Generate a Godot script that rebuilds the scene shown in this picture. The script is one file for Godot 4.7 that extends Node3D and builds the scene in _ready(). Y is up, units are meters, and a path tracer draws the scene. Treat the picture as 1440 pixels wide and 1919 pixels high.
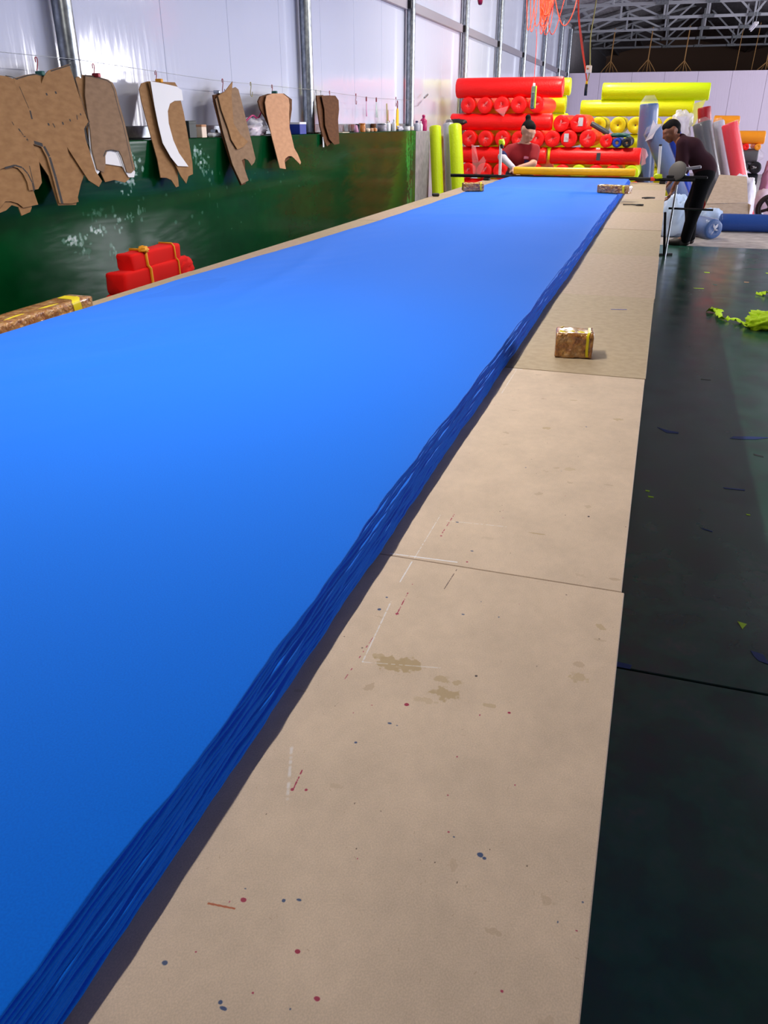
extends Node3D

# ---------------------------------------------------------------- state
var M := {}
var names := {}
var roll_cache := {}
var rng := RandomNumberGenerator.new()

# ---------------------------------------------------------------- naming helpers
func numbered(n: String) -> String:
	if not names.has(n):
		names[n] = 0
		return n
	names[n] += 1
	return "%s_%03d" % [n, names[n]]

func tag(o: Node, label: String, category: String, group := "", kind := "") -> Node:
	if label: o.set_meta("label", label)
	if category: o.set_meta("category", category)
	if group: o.set_meta("group", group)
	if kind: o.set_meta("kind", kind)
	return o

func thing(called: String, label: String, category: String, at := Vector3.ZERO, turn := 0.0, group := "") -> Node3D:
	var o := Node3D.new()
	o.name = numbered(called)
	add_child(o)
	o.position = at
	o.rotation.y = turn
	tag(o, label, category, group)
	return o

func struct(called: String, mesh: Mesh, m: Material, at := Vector3.ZERO) -> MeshInstance3D:
	var o := MeshInstance3D.new()
	o.name = numbered(called)
	o.mesh = mesh
	o.material_override = m
	o.position = at
	add_child(o)
	o.set_meta("kind", "structure")
	return o

func part(called: String, mesh: Mesh, m: Material, parent: Node, at := Vector3.ZERO) -> MeshInstance3D:
	var o := MeshInstance3D.new()
	o.name = called
	o.mesh = mesh
	o.material_override = m
	o.position = at
	parent.add_child(o, true)
	return o

func single(called: String, mesh: Mesh, m: Material, label: String, category: String, at := Vector3.ZERO, turn := 0.0, group := "") -> MeshInstance3D:
	var o := MeshInstance3D.new()
	o.name = numbered(called)
	o.mesh = mesh
	o.material_override = m
	add_child(o)
	o.position = at
	o.rotation.y = turn
	tag(o, label, category, group)
	return o

# ---------------------------------------------------------------- mesh helpers
func new_st() -> SurfaceTool:
	var st := SurfaceTool.new()
	st.begin(Mesh.PRIMITIVE_TRIANGLES)
	return st

func fin(st: SurfaceTool) -> ArrayMesh:
	st.generate_normals()
	return st.commit()

func quad(st: SurfaceTool, a: Vector3, b: Vector3, c: Vector3, d: Vector3) -> void:
	st.add_vertex(a); st.add_vertex(b); st.add_vertex(c)
	st.add_vertex(a); st.add_vertex(c); st.add_vertex(d)

# chamfered box: hull of three inset slabs
func add_box(st: SurfaceTool, c: Vector3, size: Vector3, ch := 0.0, basis := Basis()) -> void:
	st.set_smooth_group(-1)
	var h := size / 2
	var k := minf(ch, minf(h.x, minf(h.y, h.z)) * 0.9)
	var v := func(sx: float, sy: float, sz: float, ax: int) -> Vector3:
		var p := Vector3(sx * (h.x - k), sy * (h.y - k), sz * (h.z - k))
		p[ax] = [sx, sy, sz][ax] * h[ax]
		return c + basis * p
	for ax in 3:
		var u := (ax + 1) % 3
		var w := (ax + 2) % 3
		for s: float in [-1.0, 1.0]:
			var q := []
			for e in [[-1, -1], [1, -1], [1, 1], [-1, 1]]:
				var sg := [0.0, 0.0, 0.0]
				sg[ax] = s
				sg[u] = float(e[0])
				sg[w] = float(e[1])
				q.append(v.call(sg[0], sg[1], sg[2], ax))
			if s > 0: quad(st, q[3], q[2], q[1], q[0])
			else: quad(st, q[0], q[1], q[2], q[3])
	if k <= 0.0: return
	for ax in 3:   # edges parallel to ax
		var u := (ax + 1) % 3
		var w := (ax + 2) % 3
		for su: float in [-1.0, 1.0]:
			for sw: float in [-1.0, 1.0]:
				var a := [0.0, 0.0, 0.0]
				a[u] = su; a[w] = sw
				a[ax] = -1.0
				var p0: Vector3 = v.call(a[0], a[1], a[2], u)
				var p1: Vector3 = v.call(a[0], a[1], a[2], w)
				a[ax] = 1.0
				var p2: Vector3 = v.call(a[0], a[1], a[2], w)
				var p3: Vector3 = v.call(a[0], a[1], a[2], u)
				if su * sw > 0: quad(st, p0, p1, p2, p3)
				else: quad(st, p3, p2, p1, p0)
	for sx: float in [-1.0, 1.0]:
		for sy: float in [-1.0, 1.0]:
			for sz: float in [-1.0, 1.0]:
				var a: Vector3 = v.call(sx, sy, sz, 0)
				var b: Vector3 = v.call(sx, sy, sz, 1)
				var d: Vector3 = v.call(sx, sy, sz, 2)
				if sx * sy * sz > 0:
					st.add_vertex(a); st.add_vertex(d); st.add_vertex(b)
				else:
					st.add_vertex(a); st.add_vertex(b); st.add_vertex(d)

func box_mesh(size: Vector3, ch := 0.0) -> ArrayMesh:
	var st := new_st()
	add_box(st, Vector3.ZERO, size, ch)
	return fin(st)

func add_bar(st: SurfaceTool, a: Vector3, b: Vector3, w: float, t: float, ch := 0.0, up := Vector3.UP) -> void:
	var z := (b - a).normalized()
	if absf(z.dot(up)) > 0.98: up = Vector3.RIGHT
	var x := up.cross(z).normalized()
	var y := z.cross(x)
	add_box(st, (a + b) / 2, Vector3(w, t, a.distance_to(b)), ch, Basis(x, y, z))

func bar_mesh(a: Vector3, b: Vector3, w: float, t: float, ch := 0.0) -> ArrayMesh:
	var st := new_st()
	add_bar(st, a, b, w, t, ch)
	return fin(st)

func add_tube(st: SurfaceTool, pts: Array, rad, sides := 8, capped := true) -> void:
	st.set_smooth_group(0)
	var n := pts.size()
	var rings := []
	var t0: Vector3 = (pts[1] - pts[0]).normalized()
	var ref := Vector3.UP if absf(t0.y) < 0.9 else Vector3.RIGHT
	var x: Vector3 = ref.cross(t0).normalized()
	for i in n:
		var t: Vector3 = (pts[mini(i + 1, n - 1)] - pts[maxi(i - 1, 0)]).normalized()
		x = (x - t * x.dot(t)).normalized()
		var y := t.cross(x)
		var r: float = rad[i] if rad is Array else rad
		var ring := []
		for k in sides:
			var a := TAU * k / sides
			ring.append(pts[i] + (x * cos(a) + y * sin(a)) * r)
		rings.append(ring)
	for i in n - 1:
		for k in sides:
			var k2 := (k + 1) % sides
			quad(st, rings[i][k], rings[i + 1][k], rings[i + 1][k2], rings[i][k2])
	if capped:
		st.set_smooth_group(-1)
		for k in sides:
			var k2 := (k + 1) % sides
			st.add_vertex(pts[0]); st.add_vertex(rings[0][k]); st.add_vertex(rings[0][k2])
			st.add_vertex(pts[n - 1]); st.add_vertex(rings[n - 1][k2]); st.add_vertex(rings[n - 1][k])

func tube_mesh(pts: Array, rad, sides := 8) -> ArrayMesh:
	var st := new_st()
	add_tube(st, pts, rad, sides)
	return fin(st)

# smooth curve through points
func curve(pts: Array, each := 6) -> Array:
	var out := []
	var n := pts.size()
	for i in n - 1:
		var p0: Vector3 = pts[maxi(i - 1, 0)]
		var p3: Vector3 = pts[mini(i + 2, n - 1)]
		for k in each:
			out.append((pts[i] as Vector3).cubic_interpolate(pts[i + 1], p0, p3, float(k) / each))
	out.append(pts[n - 1])
	return out

# lathe round +Y; profile = [r, y, r, y ...]
func add_lathe(st: SurfaceTool, prof: Array, sides := 16, at := Vector3.ZERO, smooth := true) -> void:
	st.set_smooth_group(0 if smooth else -1)
	var n := prof.size() / 2
	for i in n - 1:
		for k in sides:
			var a := TAU * k / sides
			var b := TAU * (k + 1) / sides
			var r0: float = prof[2 * i]; var y0: float = prof[2 * i + 1]
			var r1: float = prof[2 * i + 2]; var y1: float = prof[2 * i + 3]
			var p0 := at + Vector3(cos(a) * r0, y0, sin(a) * r0)
			var p1 := at + Vector3(cos(b) * r0, y0, sin(b) * r0)
			var p2 := at + Vector3(cos(b) * r1, y1, sin(b) * r1)
			var p3 := at + Vector3(cos(a) * r1, y1, sin(a) * r1)
			if r0 > 1e-6 and r1 > 1e-6: quad(st, p0, p1, p2, p3)
			elif r0 > 1e-6: st.add_vertex(p0); st.add_vertex(p1); st.add_vertex(p2)
			elif r1 > 1e-6: st.add_vertex(p0); st.add_vertex(p2); st.add_vertex(p3)

func lathe_mesh(prof: Array, sides := 16) -> ArrayMesh:
	var st := new_st()
	add_lathe(st, prof, sides)
	return fin(st)

# flat outline with thickness; f maps (u, v, depth) to a point
func add_sheet(st: SurfaceTool, poly: PackedVector2Array, thick: float, f: Callable) -> void:
	st.set_smooth_group(-1)
	var tri := Geometry2D.triangulate_polygon(poly)
	for i in range(0, tri.size(), 3):
		var a := poly[tri[i]]; var b := poly[tri[i + 1]]; var c := poly[tri[i + 2]]
		st.add_vertex(f.call(a.x, a.y, thick)); st.add_vertex(f.call(b.x, b.y, thick)); st.add_vertex(f.call(c.x, c.y, thick))
		st.add_vertex(f.call(c.x, c.y, 0.0)); st.add_vertex(f.call(b.x, b.y, 0.0)); st.add_vertex(f.call(a.x, a.y, 0.0))
	for i in poly.size():
		var a := poly[i]; var b := poly[(i + 1) % poly.size()]
		quad(st, f.call(a.x, a.y, thick), f.call(b.x, b.y, thick), f.call(b.x, b.y, 0.0), f.call(a.x, a.y, 0.0))

func flat_scrap(pts: Array, lift := 0.0006) -> ArrayMesh:
	var poly := PackedVector2Array()
	for i in range(0, pts.size(), 2): poly.append(Vector2(pts[i], pts[i + 1]))
	var st := new_st()
	add_sheet(st, poly, lift, func(u: float, v: float, d: float) -> Vector3: return Vector3(u, d + 0.012 * (u * u + v * v) * (1.0 if d > 0 else 0.9), v))
	return fin(st)

# blobby solid: tapered capsules joined smoothly, meshed with surface nets
# bone = [ax, ay, az, ra, bx, by, bz, rb]
func add_sdf(st: SurfaceTool, bones: Array, cell: float, k: float) -> void:
	st.set_smooth_group(0)
	var lo := Vector3.INF
	var hi := -Vector3.INF
	for b: Array in bones:
		for e in [[b[0], b[1], b[2], b[3]], [b[4], b[5], b[6], b[7]]]:
			var p := Vector3(e[0], e[1], e[2])
			var r: Vector3 = Vector3.ONE * (e[3] + 3.0 * cell + 1.2 / k)
			lo = lo.min(p - r)
			hi = hi.max(p + r)
	var nx := int(ceil((hi.x - lo.x) / cell)) + 1
	var ny := int(ceil((hi.y - lo.y) / cell)) + 1
	var nz := int(ceil((hi.z - lo.z) / cell)) + 1
	var f := PackedFloat32Array()
	f.resize(nx * ny * nz)
	for b: Array in bones:
		var a := Vector3(b[0], b[1], b[2])
		var c := Vector3(b[4], b[5], b[6])
		var ra: float = b[3]
		var rb: float = b[7]
		var reach := maxf(ra, rb) + 2.5 * cell + 3.0 / k
		var l := ((a.min(c) - Vector3.ONE * reach - lo) / cell).floor()
		var h := ((a.max(c) + Vector3.ONE * reach - lo) / cell).ceil()
		var ab := c - a
		var l2 := maxf(ab.length_squared(), 1e-9)
		for z in range(maxi(int(l.z), 0), mini(int(h.z) + 1, nz)):
			for y in range(maxi(int(l.y), 0), mini(int(h.y) + 1, ny)):
				var at := (z * ny + y) * nx
				for x in range(maxi(int(l.x), 0), mini(int(h.x) + 1, nx)):
					var p := Vector3(lo.x + x * cell, lo.y + y * cell, lo.z + z * cell)
					var t := clampf((p - a).dot(ab) / l2, 0.0, 1.0)
					var d := p.distance_to(a + ab * t) - lerpf(ra, rb, t)
					if d < reach: f[at + x] += exp(-k * d)
	var ids := PackedInt32Array()
	ids.resize(nx * ny * nz)
	ids.fill(-1)
	var verts := PackedVector3Array()
	var offs := [0, 1, nx, nx + 1, nx * ny, nx * ny + 1, nx * ny + nx, nx * ny + nx + 1]
	var edges := [[0, 1], [2, 3], [4, 5], [6, 7], [0, 2], [1, 3], [4, 6], [5, 7], [0, 4], [1, 5], [2, 6], [3, 7]]
	for z in nz - 1:
		for y in ny - 1:
			var row := (z * ny + y) * nx
			for x in nx - 1:
				var i := row + x
				var s := 0
				for o: int in offs:
					if f[i + o] > 1.0: s += 1
				if s == 0 or s == 8: continue
				var sum := Vector3.ZERO
				var cnt := 0
				for e: Array in edges:
					var va := -log(maxf(f[i + offs[e[0]]], 1e-12))
					var vb := -log(maxf(f[i + offs[e[1]]], 1e-12))
					if (va < 0) == (vb < 0): continue
					var t := va / (va - vb)
					var pa := Vector3(e[0] & 1, (e[0] >> 1) & 1, e[0] >> 2)
					var pb := Vector3(e[1] & 1, (e[1] >> 1) & 1, e[1] >> 2)
					sum += pa.lerp(pb, t)
					cnt += 1
				ids[i] = verts.size()
				verts.append(lo + (Vector3(x, y, z) + sum / cnt) * cell)
	for z in range(1, nz - 1):
		for y in range(1, ny - 1):
			for x in range(1, nx - 1):
				var i := (z * ny + y) * nx + x
				var inside := f[i] > 1.0
				for ax in 3:
					var step: int = [1, nx, nx * ny][ax]
					if (f[i + step] > 1.0) == inside: continue
					var u: int = [nx, nx * ny, 1][ax]
					var w: int = [nx * ny, 1, nx][ax]
					var a := ids[i]; var b := ids[i - u]; var c := ids[i - u - w]; var d := ids[i - w]
					if a < 0 or b < 0 or c < 0 or d < 0: continue
					if inside: quad(st, verts[d], verts[c], verts[b], verts[a])
					else: quad(st, verts[a], verts[b], verts[c], verts[d])

func sdf_mesh(bones: Array, cell: float, k: float) -> ArrayMesh:
	var st := new_st()
	add_sdf(st, bones, cell, k)
	return fin(st)

# crumpled lump: noisy ellipsoid sitting on y = 0
func lump_mesh(size: Vector3, amp: float, freq: float, sd: int, seg := 26) -> ArrayMesh:
	var ns := FastNoiseLite.new()
	ns.seed = sd
	ns.frequency = freq
	ns.fractal_octaves = 2
	seg = int(seg * 1.5)
	var st := new_st()
	st.set_smooth_group(0)
	var g := []
	for i in seg / 2 + 1:
		var row := []
		for j in seg:
			var a := PI * i / (seg / 2)
			var b := TAU * j / seg
			var d := Vector3(sin(a) * cos(b), cos(a), sin(a) * sin(b))
			if i == 0 or i == seg / 2: d = Vector3(0, cos(a), 0)
			# boxy body, broad sag, then sharp crumple creases
			var sq := d / pow(pow(absf(d.x), 3.0) + pow(absf(d.y), 3.0) + pow(absf(d.z), 3.0), 1.0 / 3.0)
			var s := 0.92 + amp * ns.get_noise_3dv(d * 9.0) + amp * 0.7 * (absf(ns.get_noise_3dv(d * 21.0 + Vector3(5, 0, 0))) - 0.2) + amp * 0.45 * (absf(ns.get_noise_3dv(d * 44.0)) - 0.2)
			var p := sq * s * size / 2
			p.y = maxf(p.y, -size.y * 0.42) + size.y * 0.42
			row.append(p)
		g.append(row)
	for i in seg / 2:
		for j in seg:
			var j2 := (j + 1) % seg
			quad(st, g[i][j], g[i][j2], g[i + 1][j2], g[i + 1][j])
	return fin(st)

# ---------------------------------------------------------------- materials
func mat(c: Color, rough := 0.6, metal := 0.0, spec := 0.5) -> StandardMaterial3D:
	var m := StandardMaterial3D.new()
	m.albedo_color = c
	m.roughness = rough
	m.metallic = metal
	m.metallic_specular = spec
	return m

func c8(r: int, g: int, b: int, a := 255) -> Color:
	return Color8(r, g, b, a)

func noise_tex(sd: int, freq: float, stops: Array, size := 512, octaves := 4, normal := false, strength := 4.0) -> NoiseTexture2D:
	var t := NoiseTexture2D.new()
	var n := FastNoiseLite.new()
	n.seed = sd
	n.frequency = freq
	n.fractal_octaves = octaves
	n.noise_type = FastNoiseLite.TYPE_SIMPLEX_SMOOTH
	t.noise = n
	t.width = size
	t.height = size
	t.seamless = true
	if normal:
		t.as_normal_map = true
		t.bump_strength = strength
	elif stops.size() > 0:
		var g := Gradient.new()
		g.offsets = PackedFloat32Array()
		g.colors = PackedColorArray()
		var offs := PackedFloat32Array()
		var cols := PackedColorArray()
		for i in stops.size():
			offs.append(stops[i][0])
			cols.append(stops[i][1])
		g.offsets = offs
		g.colors = cols
		t.color_ramp = g
	return t

func tri(m: StandardMaterial3D, scale: Vector3, world := true) -> StandardMaterial3D:
	m.uv1_triplanar = true
	m.uv1_world_triplanar = world
	m.uv1_scale = scale
	m.uv1_triplanar_sharpness = 4.0
	return m

func film(c: Color, alpha: float, rough := 0.3) -> StandardMaterial3D:
	var m := mat(Color(c.r, c.g, c.b, alpha), rough, 0.0, 0.6)
	m.transparency = BaseMaterial3D.TRANSPARENCY_ALPHA
	m.cull_mode = BaseMaterial3D.CULL_DISABLED
	return m

func make_materials() -> void:
	var m: StandardMaterial3D
	M.wrinkle_tex = noise_tex(9, 0.02, [], 512, 5, true, 6.0)
	# board: hardboard with fine fibre speckle
	m = tri(mat(Color.WHITE, 0.62, 0, 0.4), Vector3.ONE * 1.6)
	m.albedo_texture = noise_tex(3, 0.035, [[0.0, c8(174, 151, 131)], [0.45, c8(183, 160, 139)], [0.6, c8(186, 163, 142)], [1.0, c8(192, 170, 149)]], 512, 5)
	M.board = m
	# blue cloth
	m = tri(mat(Color.WHITE, 0.85, 0, 0.05), Vector3.ONE * 5.0)
	m.albedo_texture = noise_tex(5, 0.12, [[0.0, c8(0, 104, 228)], [0.5, c8(0, 111, 236)], [1.0, c8(0, 118, 243)]], 512, 3)
	m.rim_enabled = true
	m.rim = 0.4
	m.rim_tint = 0.95
	M.cloth = m
	# floor paint
	m = tri(mat(Color.WHITE, 0.24, 0, 0.62), Vector3(0.35, 0.35, 0.35))
	m.albedo_texture = noise_tex(11, 0.012, [[0.0, c8(44, 60, 57)], [0.4, c8(32, 72, 59)], [0.6, c8(30, 82, 65)], [0.8, c8(42, 82, 70)], [1.0, c8(66, 82, 77)]], 1024, 5)
	m.roughness_texture = noise_tex(12, 0.01, [[0.0, Color(0.6, 0.6, 0.6)], [1.0, Color(1, 1, 1)]], 512, 4)
	m.roughness = 0.29
	m.normal_enabled = true
	m.normal_texture = noise_tex(13, 0.02, [], 512, 4, true, 2.0)
	m.normal_scale = 0.03
	M.floor_paint = m
	m = tri(mat(Color.WHITE, 0.5, 0, 0.5), Vector3.ONE * 0.5)
	m.albedo_texture = noise_tex(14, 0.02, [[0.0, c8(150, 142, 138)], [1.0, c8(196, 188, 184)]], 512, 5)
	M.concrete = m
	# glossy white wall panel with fine vertical ribs
	m = tri(mat(c8(204, 208, 228), 0.11, 0, 0.4), Vector3(0.7, 0.045, 0.7))
	m.normal_enabled = true
	m.normal_texture = noise_tex(21, 0.05, [], 512, 3, true, 3.0)
	m.normal_scale = 0.038
	M.panel = m
	m = tri(mat(c8(206, 194, 214), 0.4, 0, 0.4), Vector3(0.7, 0.045, 0.7))
	m.normal_enabled = true
	m.normal_texture = noise_tex(22, 0.05, [], 512, 3, true, 3.0)
	m.normal_scale = 0.2
	M.panel_back = m
	M.galv = tri(mat(Color.WHITE, 0.3, 0.85, 0.5), Vector3.ONE * 2.0)
	M.galv.albedo_texture = noise_tex(23, 0.03, [[0.0, c8(120, 126, 132)], [1.0, c8(176, 182, 188)]], 256, 4)
	M.rail = mat(c8(150, 146, 158), 0.45, 0.3)
	M.dark_steel = mat(c8(42, 40, 44), 0.45, 0.6)
	M.steel = mat(c8(150, 155, 162), 0.32, 0.9)
	M.truss = mat(c8(150, 152, 160), 0.5, 0.2)
	m = tri(mat(Color.WHITE, 0.42, 0.35), Vector3(0.4, 0.4, 0.06))
	m.albedo_texture = noise_tex(24, 0.04, [[0.0, c8(120, 116, 122)], [1.0, c8(176, 172, 180)]], 512, 4)
	M.roof = m
	M.brown_wall = mat(c8(150, 118, 98), 0.8)
	M.plaster = tri(mat(Color.WHITE, 0.7), Vector3.ONE)
	M.plaster.albedo_texture = noise_tex(25, 0.03, [[0.0, c8(128, 124, 130)], [1.0, c8(160, 154, 160)]], 256, 4)
	# cardboard
	for a in [["card", c8(138, 102, 68), c8(158, 120, 82)], ["card_grey", c8(128, 102, 80), c8(146, 118, 94)], ["card_pink", c8(184, 138, 106), c8(202, 154, 120)], ["card_dark", c8(84, 52, 30), c8(104, 66, 40)], ["box_card", c8(196, 172, 150), c8(212, 190, 168)]]:
		m = tri(mat(Color.WHITE, 0.8, 0, 0.3), Vector3(1.3, 3, 1.3))
		m.albedo_texture = noise_tex(31, 0.03, [[0.0, a[1]], [1.0, a[2]]], 256, 4)
		M[a[0]] = m
	M.paper = mat(c8(226, 226, 232), 0.7)
	M.ink = mat(c8(22, 18, 24), 0.7)
	# fabrics of the rolls
	for a in [["red", c8(250, 16, 16)], ["yellow", c8(232, 240, 2)], ["yellow2", c8(240, 222, 10)], ["lime", c8(204, 230, 0)], ["orange", c8(238, 150, 30)], ["dark_red", c8(150, 4, 22)], ["pink_red", c8(240, 22, 50)], ["navy", c8(24, 40, 90)], ["black_cloth", c8(22, 24, 32)], ["grey_cloth", c8(64, 68, 76)], ["slate_blue", c8(66, 96, 150)], ["blue_cloth", c8(26, 66, 140)], ["pale_grey", c8(176, 178, 196)], ["royal", c8(24, 62, 176)], ["gold", c8(252, 190, 0)]]:
		m = tri(mat(a[1], 0.5, 0, 0.4), Vector3.ONE * 3.0)
		m.normal_enabled = true
		m.normal_texture = M.wrinkle_tex
		m.normal_scale = 0.5
		m.clearcoat_enabled = true
		m.clearcoat = 0.2
		m.clearcoat_roughness = 0.25
		M[a[0]] = m
	M.bundle_red = mat(c8(232, 14, 10), 0.8, 0, 0.3)
	M.bundle_red.rim_enabled = true
	M.bundle_red.rim = 0.4
	M.strap = mat(c8(236, 160, 20), 0.6)
	M.film = film(Color(0.96, 0.94, 0.97), 0.06, 0.2)
	M.film.metallic_specular = 0.3
	M.film_white = film(Color(0.93, 0.92, 0.96), 0.45, 0.32)
	M.film_pink = film(Color(0.98, 0.66, 0.68), 0.26, 0.32)
	M.bag_white = mat(c8(226, 222, 240), 0.35, 0, 0.5)
	M.bag_pink = mat(c8(228, 206, 222), 0.4, 0, 0.5)
	M.bag_rose = mat(c8(226, 160, 200), 0.4, 0, 0.5)
	# tape wrapped weights
	m = tri(mat(Color.WHITE, 0.22, 0, 0.6), Vector3.ONE * 2.5, false)
	m.albedo_texture = noise_tex(41, 0.03, [[0.0, c8(120, 66, 30)], [0.4, c8(160, 104, 40)], [0.6, c8(178, 128, 62)], [0.8, c8(186, 146, 100)], [1.0, c8(200, 170, 138)]], 256, 4)
	m.normal_enabled = true
	m.normal_texture = noise_tex(42, 0.05, [], 256, 4, true, 8.0)
	m.normal_scale = 0.8
	m.clearcoat_enabled = true
	m.clearcoat = 0.8
	m.clearcoat_roughness = 0.12
	M.tape = m
	M.tape_yellow = mat(c8(222, 204, 10), 0.35)
	M.black = mat(c8(18, 18, 22), 0.5)
	M.rubber = mat(c8(26, 25, 26), 0.75)
	M.white = mat(c8(232, 232, 236), 0.5)
	M.cord_orange = mat(c8(232, 60, 26), 0.45)
	M.cord_olive = mat(c8(150, 140, 70), 0.5)
	M.rope = mat(c8(150, 112, 66), 0.85)
	M.hook_red = mat(c8(140, 28, 44), 0.4, 0.3)
	M.lamp_body = mat(c8(228, 228, 236), 0.5)
	M.skin = mat(c8(206, 152, 128), 0.55)
	M.skin_dark = mat(c8(132, 84, 62), 0.55)
	M.hair = mat(c8(16, 14, 16), 0.8, 0, 0.25)
	M.shirt_red = mat(c8(142, 8, 24), 0.85)
	M.shirt_brown = mat(c8(52, 30, 38), 0.9, 0, 0.2)
	M.trousers = mat(c8(12, 12, 16), 0.9, 0, 0.2)
	M.jeans = mat(c8(40, 48, 70), 0.9)
	M.shoe = mat(c8(34, 24, 22), 0.6)

# ---------------------------------------------------------------- textures with marks
func paint_blob(d: PackedByteArray, w: int, h: int, u: float, v: float, ru: float, rv: float, c: Color, a: float, ns: FastNoiseLite, jag: float) -> void:
	for y in range(maxi(int(v - rv * 1.6), 0), mini(int(v + rv * 1.6) + 1, h)):
		for x in range(maxi(int(u - ru * 1.6), 0), mini(int(u + ru * 1.6) + 1, w)):
			var q := sqrt(pow((x - u) / ru, 2) + pow((y - v) / rv, 2)) + jag * ns.get_noise_2d(x * 1.7, y * 1.7)
			var k := clampf((1.0 - q) * 5.0, 0.0, 1.0) * a
			if k <= 0.0: continue
			var i := (y * w + x) * 3
			d[i] = int(lerpf(d[i], c.r8, k))
			d[i + 1] = int(lerpf(d[i + 1], c.g8, k))
			d[i + 2] = int(lerpf(d[i + 2], c.b8, k))

func paint_line(d: PackedByteArray, w: int, h: int, a: Vector2, b: Vector2, r: float, c: Color, alpha: float, ns: FastNoiseLite, gap: float) -> void:
	var n := int(a.distance_to(b) / maxf(r * 0.7, 1.0)) + 1
	for i in n + 1:
		var p := a.lerp(b, float(i) / n)
		var s := ns.get_noise_2d(p.x * 3.0 + 77.0, p.y * 3.0)
		if s < gap: continue
		paint_blob(d, w, h, p.x, p.y, r, r, c, alpha, ns, 0.3)

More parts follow.
